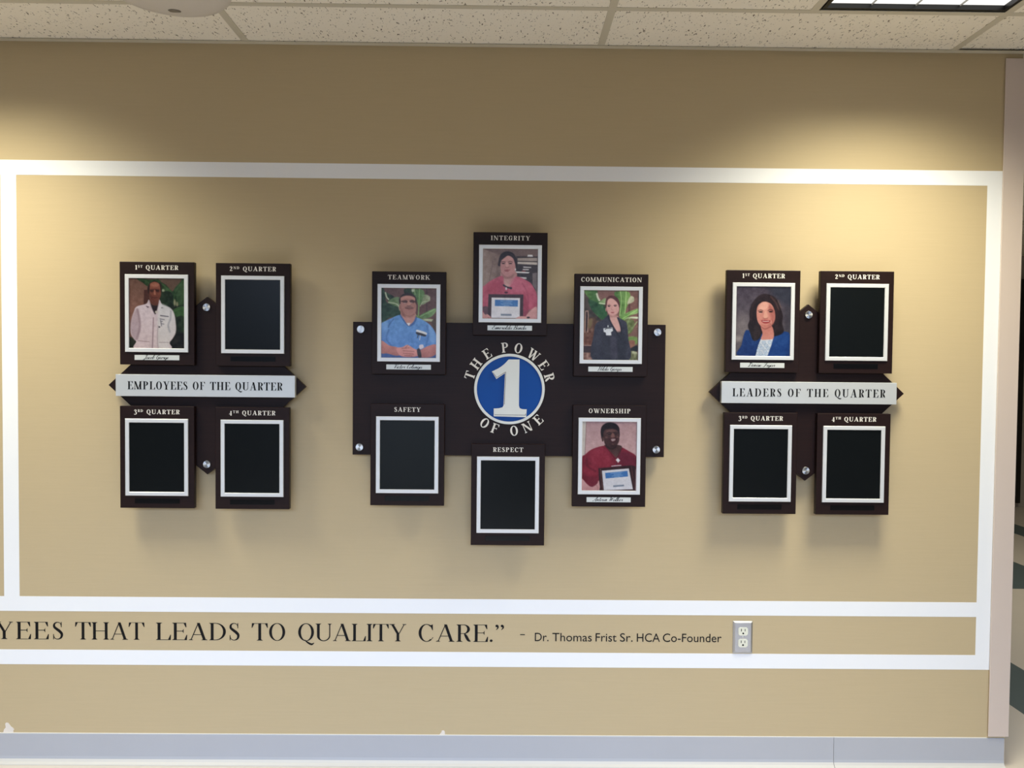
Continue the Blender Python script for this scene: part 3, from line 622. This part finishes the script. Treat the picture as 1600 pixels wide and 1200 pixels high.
p.poly([(400, 175), (470, 160), (540, 185), (540, 200), (470, 190), (400, 205)], (116, 78, 74), soft=20, a=.8); p.line([(400, 212), (430, 200), (462, 212)], 10, (38, 24, 26), soft=7); p.line([(492, 205), (520, 194), (552, 206)], 10, (38, 24, 26), soft=7); p.ell(434, 226, 22, 8, (40, 26, 30), .6); p.ell(520, 220, 22, 8, (40, 26, 30), .6); p.poly([(470, 215), (495, 215), (510, 262), (458, 266)], (136, 92, 86), soft=12, a=.85); p.ell(395, 268, 20, 14, (118, 80, 76), .9, .8); p.ell(545, 262, 14, 14, (110, 74, 70), .9, .8)
p.poly([(430, 285), (490, 275), (540, 280), (525, 325), (480, 338), (450, 320)], (70, 30, 34), soft=8); p.poly([(458, 292), (495, 285), (520, 290), (508, 312), (472, 320)], (186, 164, 164), soft=12, a=.8); p.poly([(370, 340), (420, 400), (480, 412), (540, 370), (500, 425), (420, 420)], (40, 24, 26), soft=14, a=.8); p.ell(485, 358, 20, 8, (110, 74, 72), .8, .7)
p.poly([(555, 545), (588, 580), (560, 612), (527, 575)], (214, 210, 214), sm=False); p.line([(538, 600), (540, 640)], 7, (60, 40, 50)); p.line([(472, 660), (540, 652), (600, 648)], 11, (196, 190, 196), soft=6)
cert(p, [(290, 690), (745, 645), (800, 660), (800, 992), (310, 992)], [(338, 722), (708, 688), (768, 972), (368, 990)], [(383, 752), (690, 722), (698, 798), (392, 828)], [(495, 922), (645, 910), (645, 932), (497, 945)], (56, 32, 36)); p.line([(318, 700), (352, 985)], 9, (110, 70, 66), soft=8); p.line([(740, 660), (795, 960)], 9, (92, 54, 54), soft=8)
p.poly([(58, 830), (130, 900), (200, 945), (275, 900), (290, 860), (305, 890), (292, 985), (60, 992)], (204, 152, 150), (190, 132, 134), soft=9); p.line([(215, 945), (270, 920), (285, 985)], 8, (150, 96, 100), soft=9, a=.7)

# woman in a blue jacket, studio backdrop
p = PIC6 = Pic((80, 78, 808, 1005), (84, 76, 86), 1.0)
p.poly([(60, 60), (820, 60), (820, 1010), (60, 1010)], (74, 64, 78), (104, 96, 100), sm=False, soft=10, grain=5); p.poly([(500, 60), (820, 60), (820, 330), (640, 260)], (50, 52, 66), soft=90, a=.9); p.ell(180, 620, 110, 160, (134, 124, 126), 1.2, .7); p.ell(115, 775, 50, 40, (160, 150, 150), 1.3, .7); p.poly([(720, 400), (820, 400), (820, 1010), (760, 1010)], (58, 54, 64), soft=60, a=.7)
p.poly([(250, 660), (200, 690), (160, 860), (135, 1010), (808, 1010), (808, 720), (720, 670), (600, 660), (420, 700)], (28, 62, 124), (24, 52, 112), soft=9, grain=4); p.poly([(580, 760), (720, 700), (790, 760), (740, 1000), (520, 1000)], (34, 78, 150), soft=50, a=.5); p.line([(410, 800), (370, 900), (350, 1000)], 16, (16, 40, 92), soft=14)
p.poly([(415, 780), (585, 765), (560, 860), (510, 1005), (350, 1005), (385, 860)], (206, 212, 226), sm=False, soft=8)
for cx_, cy_ in ((460, 825), (540, 820), (405, 865), (490, 865), (435, 900), (520, 900), (385, 930), (475, 940), (420, 970), (500, 975), (390, 1000), (460, 1000)):
    p.ell(cx_, cy_, 24, 24, (120, 148, 190), .3, .8); p.ell(cx_, cy_, 17, 17, (222, 228, 238), .3, .9); p.ell(cx_, cy_, 7, 7, (128, 154, 192), .6)
hair = (46, 32, 34)
p.poly([(470, 172), (380, 200), (300, 290), (262, 400), (262, 520), (242, 600), (270, 690), (320, 800), (400, 770), (440, 700), (560, 730), (600, 740), (690, 710), (725, 660), (700, 560), (708, 460), (660, 330), (600, 220)], hair, (36, 26, 28), soft=12, grain=4)
p.poly([(420, 600), (560, 600), (590, 760), (500, 785), (420, 780), (440, 700)], (190, 116, 106), (206, 138, 126), soft=10)
p.poly([(352, 420), (370, 330), (420, 285), (490, 280), (550, 310), (590, 380), (605, 470), (590, 550), (540, 610), (470, 638), (410, 600), (365, 530)], (216, 150, 136), (200, 126, 116), soft=10); p.poly([(500, 300), (590, 380), (605, 480), (580, 570), (520, 620), (545, 500)], (164, 92, 86), soft=40, a=.75); p.poly([(400, 310), (470, 285), (520, 310), (480, 380), (390, 390)], (230, 172, 156), soft=26, a=.8)
p.poly([(480, 270), (550, 305), (600, 400), (612, 540), (600, 640), (640, 640), (660, 420), (600, 260)], hair, soft=12); p.poly([(352, 420), (370, 330), (420, 282), (360, 290), (310, 400), (330, 560), (390, 640), (410, 620), (365, 530)], (40, 28, 30), soft=12)
p.line([(540, 210), (610, 290), (650, 380)], 20, (96, 68, 64), soft=20, a=.7); p.line([(640, 260), (680, 350)], 12, (120, 90, 78), soft=14, a=.6); p.line([(330, 270), (290, 380), (285, 520)], 16, (70, 50, 48), soft=20, a=.6); p.poly([(330, 600), (400, 640), (390, 760), (330, 790)], (58, 46, 46), soft=24, a=.7)
p.line([(372, 402), (405, 388), (440, 398)], 8, (84, 48, 44), soft=6); p.line([(505, 396), (540, 380), (575, 396)], 8, (74, 40, 38), soft=6); p.ell(410, 416, 27, 11, (58, 34, 34), .6); p.ell(545, 410, 27, 11, (54, 32, 32), .6); p.ell(405, 430, 20, 5, (226, 180, 168), .9, .5)
p.poly([(465, 410), (490, 410), (502, 490), (450, 492)], (230, 172, 154), soft=14, a=.8); p.line([(445, 498), (475, 504), (505, 496)], 7, (140, 74, 70), soft=7); p.poly([(420, 528), (470, 520), (540, 528), (520, 560), (480, 570), (440, 558)], (156, 56, 60), soft=7); p.line([(440, 538), (478, 541), (520, 537)], 11, (228, 208, 202), soft=8, a=.85); p.line([(425, 590), (475, 604), (520, 592)], 12, (176, 104, 94), soft=14, a=.6); p.line([(410, 605), (470, 642), (545, 610)], 10, (140, 78, 72), soft=12, a=.8); p.ell(553, 550, 8, 26, (230, 176, 160), .6, .6)
for p, g, sat in ((PIC1, .70, .92), (PIC2, 1.16, .9), (PIC3, 1.18, .86), (PIC4, 1.0, .92), (PIC5, .80, .86), (PIC6, .70, .95)):
    p.gain = g; l = p.c.mean(-1, keepdims=True); p.c = l + (p.c - l) * sat; p.c = 96 + (p.c - 96) * 1.07 + p.noise(3.5, 2)[..., None] + p.noise(4, 9)[..., None]
    q = np.pad(p.c, ((1, 1), (1, 1), (0, 0)), 'edge')
    p.c = .72 * p.c + .07 * (q[:-2, 1:-1] + q[2:, 1:-1] + q[1:-1, :-2] + q[1:-1, 2:])
# ---- portraits end


# ------------------------------------------------------------------ the setting
WALL_L, WALL_R, CEIL = -3.4, 1.772, 2.486
bm = new(); box(bm, WALL_L, WALL_R, 0, 0.14, 0, 2.62); wall = struct('wall_back', bm, 'wall')
bm = new(); box(bm, -3.4, 7.0, -6.0, 7.2, -0.05, 0); floor = struct('floor', bm, 'floor')
bm = new()
box(bm, 2.12, 2.422, -3.9, 6.9, 0, 0.0008); box(bm, 3.02, 3.67, 2.306, 6.9, 0, 0.0008); box(bm, 4.29, 4.54, -3.9, 6.9, 0, 0.0008)
obj('teal_inlay', bm, 'teal', floor)
bm = new(); box(bm, 1.8, 7.0, 5.3, 5.44, 0, 2.62); struct('wall_far', bm, 'far')
bm = new(); box(bm, 6.86, 7.0, -6.0, 5.3, 0, 2.62); struct('wall_right', bm, 'far')
bm = new(); box(bm, 5.055, 5.095, 5.22, 5.30, 0.05, 2.2); box(bm, 5.055, 5.98, 5.22, 5.30, 2.2, 2.25); box(bm, 5.94, 5.98, 5.22, 5.30, 0.05, 2.2)
struct('trim_9', bm, 'black')

# vinyl bands laid on the wall
def band(i, x0, x1, z0, z1):
    b = new(); box(b, x0, x1, -0.0006, 0, z0, z1); struct('trim_%d' % i, b, 'white_band')
band(1, WALL_L, 1.7111, 2.0337, 2.0844)
band(2, WALL_L, 1.6594, 0.5335, 0.5850)
band(3, WALL_L, 1.6594, 0.3470, 0.3988)
band(4, -1.7241, -1.6711, 0.5850, 2.0337)
band(5, 1.6594, 1.7111, 0.3470, 2.0337)

# bare patches above the base
def chip(pts):
    b = new(); prism(b, pts, -0.0001, -0.0009); o = obj('paint_chip', b, 'chip', wall); return o
px0, pz = -1.7403, 0.0022188
chip([(px0 + a * pz, 0.1415 - (b - 1129) * pz) for a, b in ((3.5, 1147), (5, 1140), (8, 1136.5), (7, 1131), (8.5, 1129), (11.5, 1129.3), (14, 1132), (16, 1135), (19, 1137), (21, 1139.5), (19.5, 1142), (20.5, 1147))])
chip([(px0 + a * pz, 0.122 - (b - 1141) * pz) for a, b in ((686, 1149.5), (688.5, 1146), (690, 1144.5), (691, 1141.3), (694, 1141), (695.5, 1143), (696, 1147), (695.5, 1149.5))])

# cove base: two lengths meeting at a seam
def cove(name, x0, x1):
    prof = [(0, 0.105), (-0.0025, 0.105), (-0.0032, 0.103), (-0.0032, 0.026), (-0.005, 0.017), (-0.0095, 0.009), (-0.0165, 0.0045), (-0.0185, 0.0025), (-0.0185, 0.0), (0, 0.0)]
    b = new(); A = [b.verts.new((x0, y, z)) for y, z in prof]; Bv = [b.verts.new((x1, y, z)) for y, z in prof]; n = len(prof)
    for i in range(n): b.faces.new((A[i], A[(i + 1) % n], Bv[(i + 1) % n], Bv[i]))
    b.faces.new(A); b.faces.new(Bv[::-1])
    for f in b.faces:
        if len(f.verts) == 4 and max(v.co.z for v in f.verts) < .0255: f.material_index = 1
    return struct(name, b, ['base', 'lip'])
cove('baseboard_back', WALL_L, 1.1667); cove('baseboard_right', 1.1681, 1.7690)
bm = new(); box(bm, WALL_L, 1.706, -0.0026, -0.0002, 0.1051, 0.1072); struct('trim_6', bm, 'caulk')
# corner guard wrapping the outside corner, standing a little off the wall
bm = new()
box(bm, 1.7085, 1.7805, -0.008, -0.0035, 0.112, 2.467, bev=0.0015)
box(bm, 1.7760, 1.7805, -0.0035, 0.06, 0.112, 2.467)
box(bm, 1.715, 1.7755, -0.0034, -0.0002, 0.116, 2.460, mi=1)
struct('trim_7', bm, ['guard', 'gap'])

# suspended ceiling: tiles (one mesh), the grid of tees under it, the wall angle
XB = [-3.285, -2.085, -0.885, 0.318, 1.522, 2.74, 3.95, 5.16, 6.37]
YB = [-0.3135 - 0.6098 * k for k in range(9)]
LIGHTS = [(0.949, 1.515, 0), (-2.076, -1.50, 0)]   # x from, x to, first row of tiles
def is_light(x0, x1, y0, y1):
    for a, b, k in LIGHTS:
        if y1 <= YB[k] + .01 and y0 >= YB[k + 1] - .01 and x0 < (a + b) / 2 < x1: return (a, b)
    return None
bm = new()
ys = [0.0] + YB + [-6.0]
ybk = [7.2, 5.79, 5.18, 4.57, 3.96, 3.35, 2.74, 2.13, 1.52, 0.91, 0.30, 0.0]
xs = [-3.4] + XB + [7.0]
def tile(x0, x1, y0, y1, dz=0): box(bm, x0 + .002, x1 - .002, y0 + .002, y1 - (.002 if y1 != 0 else .0004), CEIL + .0016 + dz, CEIL + .022 + dz)
for i in range(len(xs) - 1):
    for j in range(len(ys) - 1):
        x0, x1, y1, y0 = xs[i], xs[i + 1], ys[j], ys[j + 1]
        L = is_light(x0, x1, y0, y1)
        if L:
            if L[0] - x0 > .1: tile(x0, L[0] - .012, y0, y1)
            if x1 - L[1] > .1: tile(L[1] + .012, x1, y0, y1)
        else: tile(x0, x1, y0, y1, .006 if (i == 5 and j == 0) else 0)
    if xs[i + 1] > 2:
        for j in range(len(ybk) - 1): tile(max(xs[i], 1.6), 3.337 if (abs(xs[i] - 2.74) < .01 and ybk[j] == 2.13) else xs[i + 1], ybk[j + 1], ybk[j])
ceil = struct('ceiling', bm, 'tile')
bm = new()
def tee_x(x, y0, y1): box(bm, x - .012, x + .012, y0, y1, CEIL, CEIL + .0015); box(bm, x - .001, x + .001, y0, y1, CEIL + .0015, CEIL + .035)
def tee_y(y, x0, x1): box(bm, x0, x1, y - .012, y + .012, CEIL + .0002, CEIL + .0014); box(bm, x0, x1, y - .001, y + .001, CEIL + .0014, CEIL + .035)
for x in XB: tee_x(x, -6.0, -0.022 if x < 1.9 else 7.2)
for y in YB:
    for a, b in zip(xs[:-1], xs[1:]):
        L = [q for q in LIGHTS if a < (q[0] + q[1]) / 2 < b and False]
        if L:
            if L[0][0] - a > .1: tee_y(y, a, L[0][0] - .018)
            if b - L[0][1] > .1: tee_y(y, L[0][1] + .018, b)
        else: tee_y(y, a, b)
for y in ybk[1:-1]: tee_y(y, 1.8, 7.0)
for k in (0,): tee_x(0.931, YB[k + 1], YB[k]); tee_x(-1.489, YB[k + 1], YB[k])
tee_x(3.346, 1.52, 2.13)
obj('ceiling_grid', bm, 'tee', ceil)
bm = new(); box(bm, WALL_L, 7.0, -0.024, 0.0, CEIL - .0015, CEIL); box(bm, WALL_L, 7.0, -0.0018, -0.0003, CEIL, CEIL + .024); struct('trim_8', bm, 'tee')

# ------------------------------------------------------------------ ceiling lights
def troffer(x0, x1, y0, y1, label, power=TROFFER_POWER, spread=TROFFER_SPREAD):
    xc = (x0 + x1) / 2; y0 += .014; y1 -= .014; yc = (y0 + y1) / 2; W2 = (x1 - x0) / 2 - .002; L2 = (y1 - y0) / 2
    t = thing('ceiling_light', (xc, yc, CEIL + .003), label, 'light', 'recessed ceiling lights')
    b = new()
    for a in ((-W2, -W2 + .012, -L2, L2), (W2 - .012, W2, -L2, L2), (-W2 + .012, W2 - .012, -L2, -L2 + .010), (-W2 + .012, W2 - .012, L2 - .010, L2)):
        box(b, a[0], a[1], a[2], a[3], 0.0, 0.055)
    obj('housing', b, 'black', t)
    b = new(); box(b, -W2 + .013, W2 - .013, -L2 + .011, L2 - .011, .014, .018); obj('lens', b, 'lens', t)
    for k in (1, 2, 3):
        x = -W2 + .013 + (2 * W2 - .026) * k / 4; b = new(); box(b, x - .0012, x + .0012, -L2 + .011, L2 - .011, .009, .0138); obj('louver_blade', b, 'louver', t)
    l = area('lamp_tubes', (0, 0, .008), (0, 0, 0), 2 * W2 - .05, 2 * L2 - .05, power, TROFFER_COL, spread); l.parent = t
    return t
troffer(*LIGHTS[0][:2], YB[1], YB[0], 'bright recessed ceiling light panel with black edge above the right board')
troffer(*LIGHTS[1][:2], YB[1], YB[0], 'assumed recessed ceiling light panel beyond the left edge of the picture', 21.5)  # assumed out-of-view fixture, inferred from the bright scallop on the left wall

troffer(3.364, 3.938, 1.52, 2.13, 'added unseen ceiling light panel brightening the corridor beyond the wall corner', 26, math.pi)  # out-of-view ceiling light, added to lift the dark corridor

# round ceiling fitting
t = thing('ceiling_dome', (-0.985, -0.408, CEIL), 'white round plastic disc fitting on the ceiling above the left board', 'ceiling fixture')
bm = new(); lathe(bm, [(.172, .004), (.171, -.004), (.160, -.014), (.125, -.024), (.06, -.029), (.001, -.030)], 64, 'z'); obj('cover', bm, 'dome', t)
bm = new(); lathe(bm, [(.021, .004), (.0205, -.003), (.016, -.006), (.001, -.0065)], 24, 'z'); o = obj('sensor', bm, 'grey', t, (-0.017, 0.085, -.0225)); o.rotation_euler = (0.22, 0, 0)

# ------------------------------------------------------------------ plaques
PW, PH, PT = 0.2500, 0.3456, 0.0195
FW, FH, IW, IH = 0.2115, 0.2605, 0.1845, 0.2345
Y_BOARD0, Y_BOARD1 = -0.0200, -0.0380
Y_PL = -0.0383
def frame_bm(w, h, iw, ih, yb, yf):
    b = new(); o = [(-w / 2, -h / 2), (w / 2, -h / 2), (w / 2, h / 2), (-w / 2, h / 2)]; i = [(-iw / 2, -ih / 2), (iw / 2, -ih / 2), (iw / 2, ih / 2), (-iw / 2, ih / 2)]
    e = .0012; oc = [(x - math.copysign(e, x), z - math.copysign(e, z)) for x, z in o]; ic = [(x + math.copysign(e, x), z + math.copysign(e, z)) for x, z in i]
    L = [[b.verts.new((x, y, z)) for x, z in q] for q, y in ((o, yb), (o, yf + e), (oc, yf), (ic, yf), (i, yf + e), (i, yb))]
    for k in range(6):
        A, Bq = L[k], L[(k + 1) % 6]
        for n in range(4): b.faces.new((A[n], A[(n + 1) % 4], Bq[(n + 1) % 4], Bq[n]))
    return b

def plaque(x, z, head, width, label, pic=None, name=None, name_w=0):
    t = thing('award_plaque', (x, Y_PL, z - PH / 2), label, 'plaque', 'dark wood recognition plaques on the wall boards')
    b = new(); box(b, -PW / 2, PW / 2, -PT, 0, 0, PH, bev=.0014); obj('board', b, 'wood', t)
    c = PH / 2; yf = -PT
    h = obj('heading', text_bm(layout(head, 'bold', .0150, width, z0=c + .1462), yf, yf - .0006), 'letter', t)
    o = obj('frame', frame_bm(FW, FH, IW, IH, yf - .0001, yf - .0050), 'alu', t, (0, 0, c))
    if pic:
        pic.mesh(t, -IW / 2 + .0002, IW / 2 - .0002, c - IH / 2 + .0002, c + IH / 2 - .0002, yf - .0016)
    else:
        b = new(); box(b, -IW / 2, IW / 2, yf - .0022, yf - .0001, c - IH / 2, c + IH / 2); obj('empty_panel', b, 'panel', t)
    if name:
        b = new(); box(b, -.0752, .0752, yf - .0016, yf - .0001, c - .1571, c - .1404, bev=.0004); n = obj('nameplate', b, 'plate', t)
        obj('name_lettering', text_bm(layout([(name, 1, 0)], 'script', .0132, name_w, z0=c - .1533, xc=-.004), yf - .0016, yf - .0019), 'ink', n)
    else:
        b = new(); box(b, -.0752, .0752, yf - .0013, yf - .0001, c - .1571, c - .1404, bev=.0004); obj('name_slot', b, 'slot', t)
    return t
def qh(d, s): return [(d, 1, 0), (s, .56, .44), (' QUARTER', 1, 0)]
plaque(-1.1700, 1.5636, qh('1', 'ST'), .145, 'upper left plaque of the left board, photo of man in white coat', PIC1, 'Jacob George', .083)
plaque(-0.8480, 1.5622, qh('2', 'ND'), .156, 'empty black 2nd Quarter plaque at upper right of the left board')
plaque(-1.1712, 1.0783, qh('3', 'RD'), .154, 'empty black 3rd Quarter plaque at lower left of the left board')
plaque(-0.8502, 1.0773, qh('4', 'TH'), .157, 'empty black 4th Quarter plaque at lower right of the left board')
plaque(-0.3236, 1.5396, [('TEAMWORK', 1, 0)], .1425, 'plaque headed Teamwork, photo of man in blue scrubs with clasped hands', PIC2, 'Victor Colunga', .096)
plaque(0.0168, 1.6746, [('INTEGRITY', 1, 0)], .1325, 'plaque headed Integrity, woman in coral scrubs holding framed certificate', PIC3, 'Esmeralda Banda', .116)
plaque(0.3589, 1.5385, [('COMMUNICATION', 1, 0)], .206, 'plaque headed Communication, photo of woman in dark suit jacket', PIC4, 'Hilda Garza', .080)
plaque(-0.3265, 1.0934, [('SAFETY', 1, 0)], .090, 'empty black plaque headed Safety on the central board')
plaque(0.0155, 0.9600, [('RESPECT', 1, 0)], .103, 'empty black plaque headed Respect, hanging lowest below the central board')
plaque(0.3585, 1.0946, [('OWNERSHIP', 1, 0)], .1437, 'plaque headed Ownership, man in dark red scrubs holding certificate', PIC5, 'Antoun Walker', .101)
plaque(0.8740, 1.5564, qh('1', 'ST'), .145, 'upper left plaque of the right board, portrait of woman in blue jacket', PIC6, 'Denise Fryar', .091)
plaque(1.1922, 1.5563, qh('2', 'ND'), .152, 'empty black 2nd Quarter plaque at upper right of the right board')
plaque(0.8730, 1.0741, qh('3', 'RD'), .152, 'empty black 3rd Quarter plaque at lower left of the right board')
plaque(1.1912, 1.0736, qh('4', 'TH'), .153, 'empty black 4th Quarter plaque at lower right of the right board')

# ------------------------------------------------------------------ backing boards
def bolt(t, x, z):
    b = new(); lathe(b, [(.0085, Y_BOARD0 + .0196), (.0085, Y_BOARD1 - .0005), (.0130, Y_BOARD1 - .0006), (.0132, Y_BOARD1 - .0045), (.0122, Y_BOARD1 - .0060), (.0004, Y_BOARD1 - .0060)], 32)
    obj('standoff_bolt', b, 'turned', t, (x, 0, z))

def quarter_board(x, z, line, label, bw, wcap):
    t = thing('backing_board', (x, 0, z), label, 'wall board', 'espresso backing boards')
    hx, hh, hz, hw = .334, .100, .302, .105
    sx_ = hx - hh / .93; sz = hz - hw * .80
    q = [(hx, 0), (sx_, hh), (hw, hh), (hw, sz), (0, hz), (-hw, sz), (-hw, hh), (-sx_, hh)]
    pts = q + [(-hx, 0), (-sx_, -hh), (-hw, -hh), (-hw, -sz), (0, -hz), (hw, -sz), (hw, -hh), (sx_, -hh)]
    b = new(); prism(b, pts, Y_BOARD0, Y_BOARD1, bev=.001); obj('cross_panel', b, 'wood', t)
    b = new(); box(b, -bw / 2, bw / 2, -.0575, -.0381, -.0368, .0368, bev=.0008); n = obj('banner', b, 'banner', t, (.001, 0, .0005))
    words(n, line, 'didone', .0272, wcap, -.0575, -.0580, 'ink', z0=-.0136)
    bolt(t, 0, .266); bolt(t, 0, -.267)
    return t
quarter_board(-1.0095, 1.3206, 'EMPLOYEES OF THE QUARTER', 'cross-shaped dark wood board with silver Employees of the Quarter banner', .603, .523)
quarter_board(1.0352, 1.3150, 'LEADERS OF THE QUARTER', 'cross-shaped dark wood board with silver Leaders of the Quarter banner', .597, .523)

t = thing('backing_board', (0.0165, 0, 1.3165), 'wide rectangular dark wood board with round blue number one emblem', 'wall board', 'espresso backing boards')
bm = new(); box(bm, -.532, .532, Y_BOARD1, Y_BOARD0, -.2263, .2263, bev=.001); obj('rectangular_panel', bm, 'wood', t)
for a, b in ((-.505, .2010), (.5035, .2003), (-.5078, -.2000), (.5047, -.2003)): bolt(t, a, b)
EX, EZ, yb = .0012, .0024, Y_BOARD1
bm = new(); lathe(bm, [(.1115, yb), (.1115, yb - .0020), (.0005, yb - .0020)], 96); em = obj('emblem_disc', bm, 'blue', t, (EX, 0, EZ))
bm = new(); lathe(bm, [(.1110, yb - .0001), (.1202, yb - .0001), (.1202, yb - .0042), (.1194, yb - .0050), (.1118, yb - .0050), (.1110, yb - .0042)], 96)
bmesh.ops.delete(bm, geom=[f for f in bm.faces if len(f.verts) > 10], context='FACES')
obj('rim', bm, 'ivory', em)
k = .0005076
one = [(392, 178), (389, 488), (395, 505), (410, 511), (443, 512), (440, 565), (222, 560), (222, 508), (262, 506), (282, 500), (289, 486), (297, 268), (238, 310), (207, 260), (228, 250), (250, 239), (270, 226), (288, 211), (303, 196), (314, 183), (321, 178)]
bm = new(); prism(bm, [((a - 326) * k, (377 - b) * k) for a, b in one], yb - .0021, yb - .0090, bev=.0008)
num = obj('numeral', bm, 'ivory', em)
bm = new()
for ln in ([(216, 268), (240, 300), (300, 262), (293, 480)], [(228, 549), (436, 551), (436, 540)]):
    q = [((a - 326) * k, (377 - b) * k) for a, b in ln]
    for a, b in zip(q[:-1], q[1:]):
        d = Vector((b[0] - a[0], b[1] - a[1])).normalized(); n_ = (-d.y * .0006, d.x * .0006)
        prism(bm, [(a[0] + n_[0], a[1] + n_[1]), (b[0] + n_[0], b[1] + n_[1]), (b[0] - n_[0], b[1] - n_[1]), (a[0] - n_[0], a[1] - n_[1])], yb - .0089, yb - .0093)
obj('numeral_outline', bm, 'ink', num)
def arc(text, angs, r, cap, top):
    wd_ = bpy.data.objects.new('word', None); C.objects.link(wd_); wd_.parent = t; wd_.location = (EX, 0, EZ)
    for ch, a in zip(text, angs):
        polys = []
        P, wd = glyph(ch, STY['bold']); wd -= .05; a = math.radians(a)
        for pl in P:
            out = []
            for u, v in pl:
                u = (u - wd / 2) * cap; v = v * cap
                if top: rr = r + v; out.append((rr * math.sin(a) + u * math.cos(a), rr * math.cos(a) - u * math.sin(a)))
                else: rr = r - v; out.append((rr * math.sin(a) + u * math.cos(a), -rr * math.cos(a) + u * math.sin(a)))
            polys.append(out)
        obj('letter', text_bm(polys, yb, yb - .0025), 'letter', wd_)
arc('THE', (-71.5, -53.5, -33), .1255, .0335, True); arc('POWER', (-6.5, 12, 34.5, 54.5, 73), .1255, .0335, True)
arc('OF', (-35.5, -19.5), .1600, .0335, False); arc('ONE', (6.8, 25.5, 43.5), .1600, .0335, False)

# ------------------------------------------------------------------ wall lettering
def px(x): return -1.7403 + x * .0022188
q = thing('wall_quote', (px(-7), 0, .4350), 'large black serif quote lettering on the wall between the lower white bands', 'wall lettering')
for word, a, b in (('YEES', -7, 101), ('THAT', 117.4, 226), ('LEADS', 243, 376), ('TO', 392.6, 447), ('QUALITY', 464, 635.6), ('CARE."', 652.5, 789)):
    polys = layout([(word, 1, 0)], 'wide', .0605, (b - a) * .0022188, x0=px(a) - px(-7))
    close = [p for p in polys if word[-1] == '"' and min(v[0] for v in p) > px(773.5) - px(-7)]
    obj('word', text_bm([p for p in polys if not any(p is c for c in close)], -.0001, -.0007), 'ink', q)
    if close: obj('closing_quotation_mark', text_bm(close, -.0001, -.0007), 'ink', q)

q = thing('wall_attribution', (.0632, 0, .4390), 'small plain black attribution lettering left of the wall outlet', 'wall lettering')
bm = new(); box(bm, 0, .0165, -.0007, -.0001, .0208, .0238); obj('dash', bm, 'ink', q)
def sans(txt, size):
    cu = bpy.data.curves.new('line', 'FONT'); cu.body = txt; cu.size = size; cu.extrude = .0003; cu.resolution_u = 4
    tmp = bpy.data.objects.new('line', cu); C.objects.link(tmp); bpy.context.view_layer.update()
    me = bpy.data.meshes.new_from_object(tmp.evaluated_get(bpy.context.evaluated_depsgraph_get())); bpy.data.objects.remove(tmp); return me
for word, a, b in (('Dr.', 836, 857.5), ('Thomas', 863.5, 925.5), ('Frist', 931.5, 964.5), ('Sr.', 970, 990), ('HCA', 996.5, 1033), ('Co-Founder', 1037.5, 1130)):
    me = sans(word, .0425); xv = [v.co.x for v in me.vertices]; kx = (b - a) * .0022188 / (max(xv) - min(xv))
    for v in me.vertices: v.co = (px(a) - .0632 + (v.co.x - min(xv)) * kx, -.0004 + v.co.z, v.co.y)
    me.materials.append(M['ink']); o = bpy.data.objects.new('word', me); C.objects.link(o); o.parent = q

# ------------------------------------------------------------------ outlet
t = thing('wall_outlet', (.8404, 0, .4020), 'brushed metal duplex power outlet between the lower white bands', 'outlet')
bm = new(); w2, h_, e = .0345, .1130, .0065
L = [[bm.verts.new((x, y, z)) for x, z in ((-a, d), (a, d), (a, h_ - d), (-a, h_ - d))] for a, d, y in ((w2, 0, -.0008), (w2, 0, -.0016), (w2 - e, e * .9, -.0062))]
for A, Bq in zip(L[:-1], L[1:]):
    for n in range(4): bm.faces.new((A[n], A[(n + 1) % 4], Bq[(n + 1) % 4], Bq[n]))
bm.faces.new(L[-1]); bm.faces.new(L[0][::-1]); obj('cover_plate', bm, 'satin', t)
for zc in (.0365, .0775):
    pts = []
    for i in range(32):
        a = 2 * math.pi * i / 32; pts.append((max(-.0165, min(.0165, .0195 * math.cos(a))), zc + max(-.0145, min(.0145, .0175 * math.sin(a)))))
    pts2 = [p for i, p in enumerate(pts) if i == 0 or (abs(p[0] - pts[i - 1][0]) + abs(p[1] - pts[i - 1][1])) > 1e-6]
    bm = new(); prism(bm, pts2, -.0060, -.0082, bev=.0005); s = obj('socket', bm, 'cream', t)
    bm = new(); box(bm, -.0078, -.0052, -.0084, -.0081, zc + .0005, zc + .0095); box(bm, .0052, .0075, -.0084, -.0081, zc + .0010, zc + .0090)
    prism(bm, [(.0032 * math.cos(i * math.pi / 8), zc - .0065 + .0032 * math.sin(i * math.pi / 8)) for i in range(16)], -.0081, -.0084)
    obj('slots', bm, 'ink', s)
bm = new(); lathe(bm, [(.0032, -.0060), (.0032, -.0068), (.0022, -.0074), (.0003, -.0076)], 20); obj('screw', bm, 'steel', t, (0, 0, .0570))
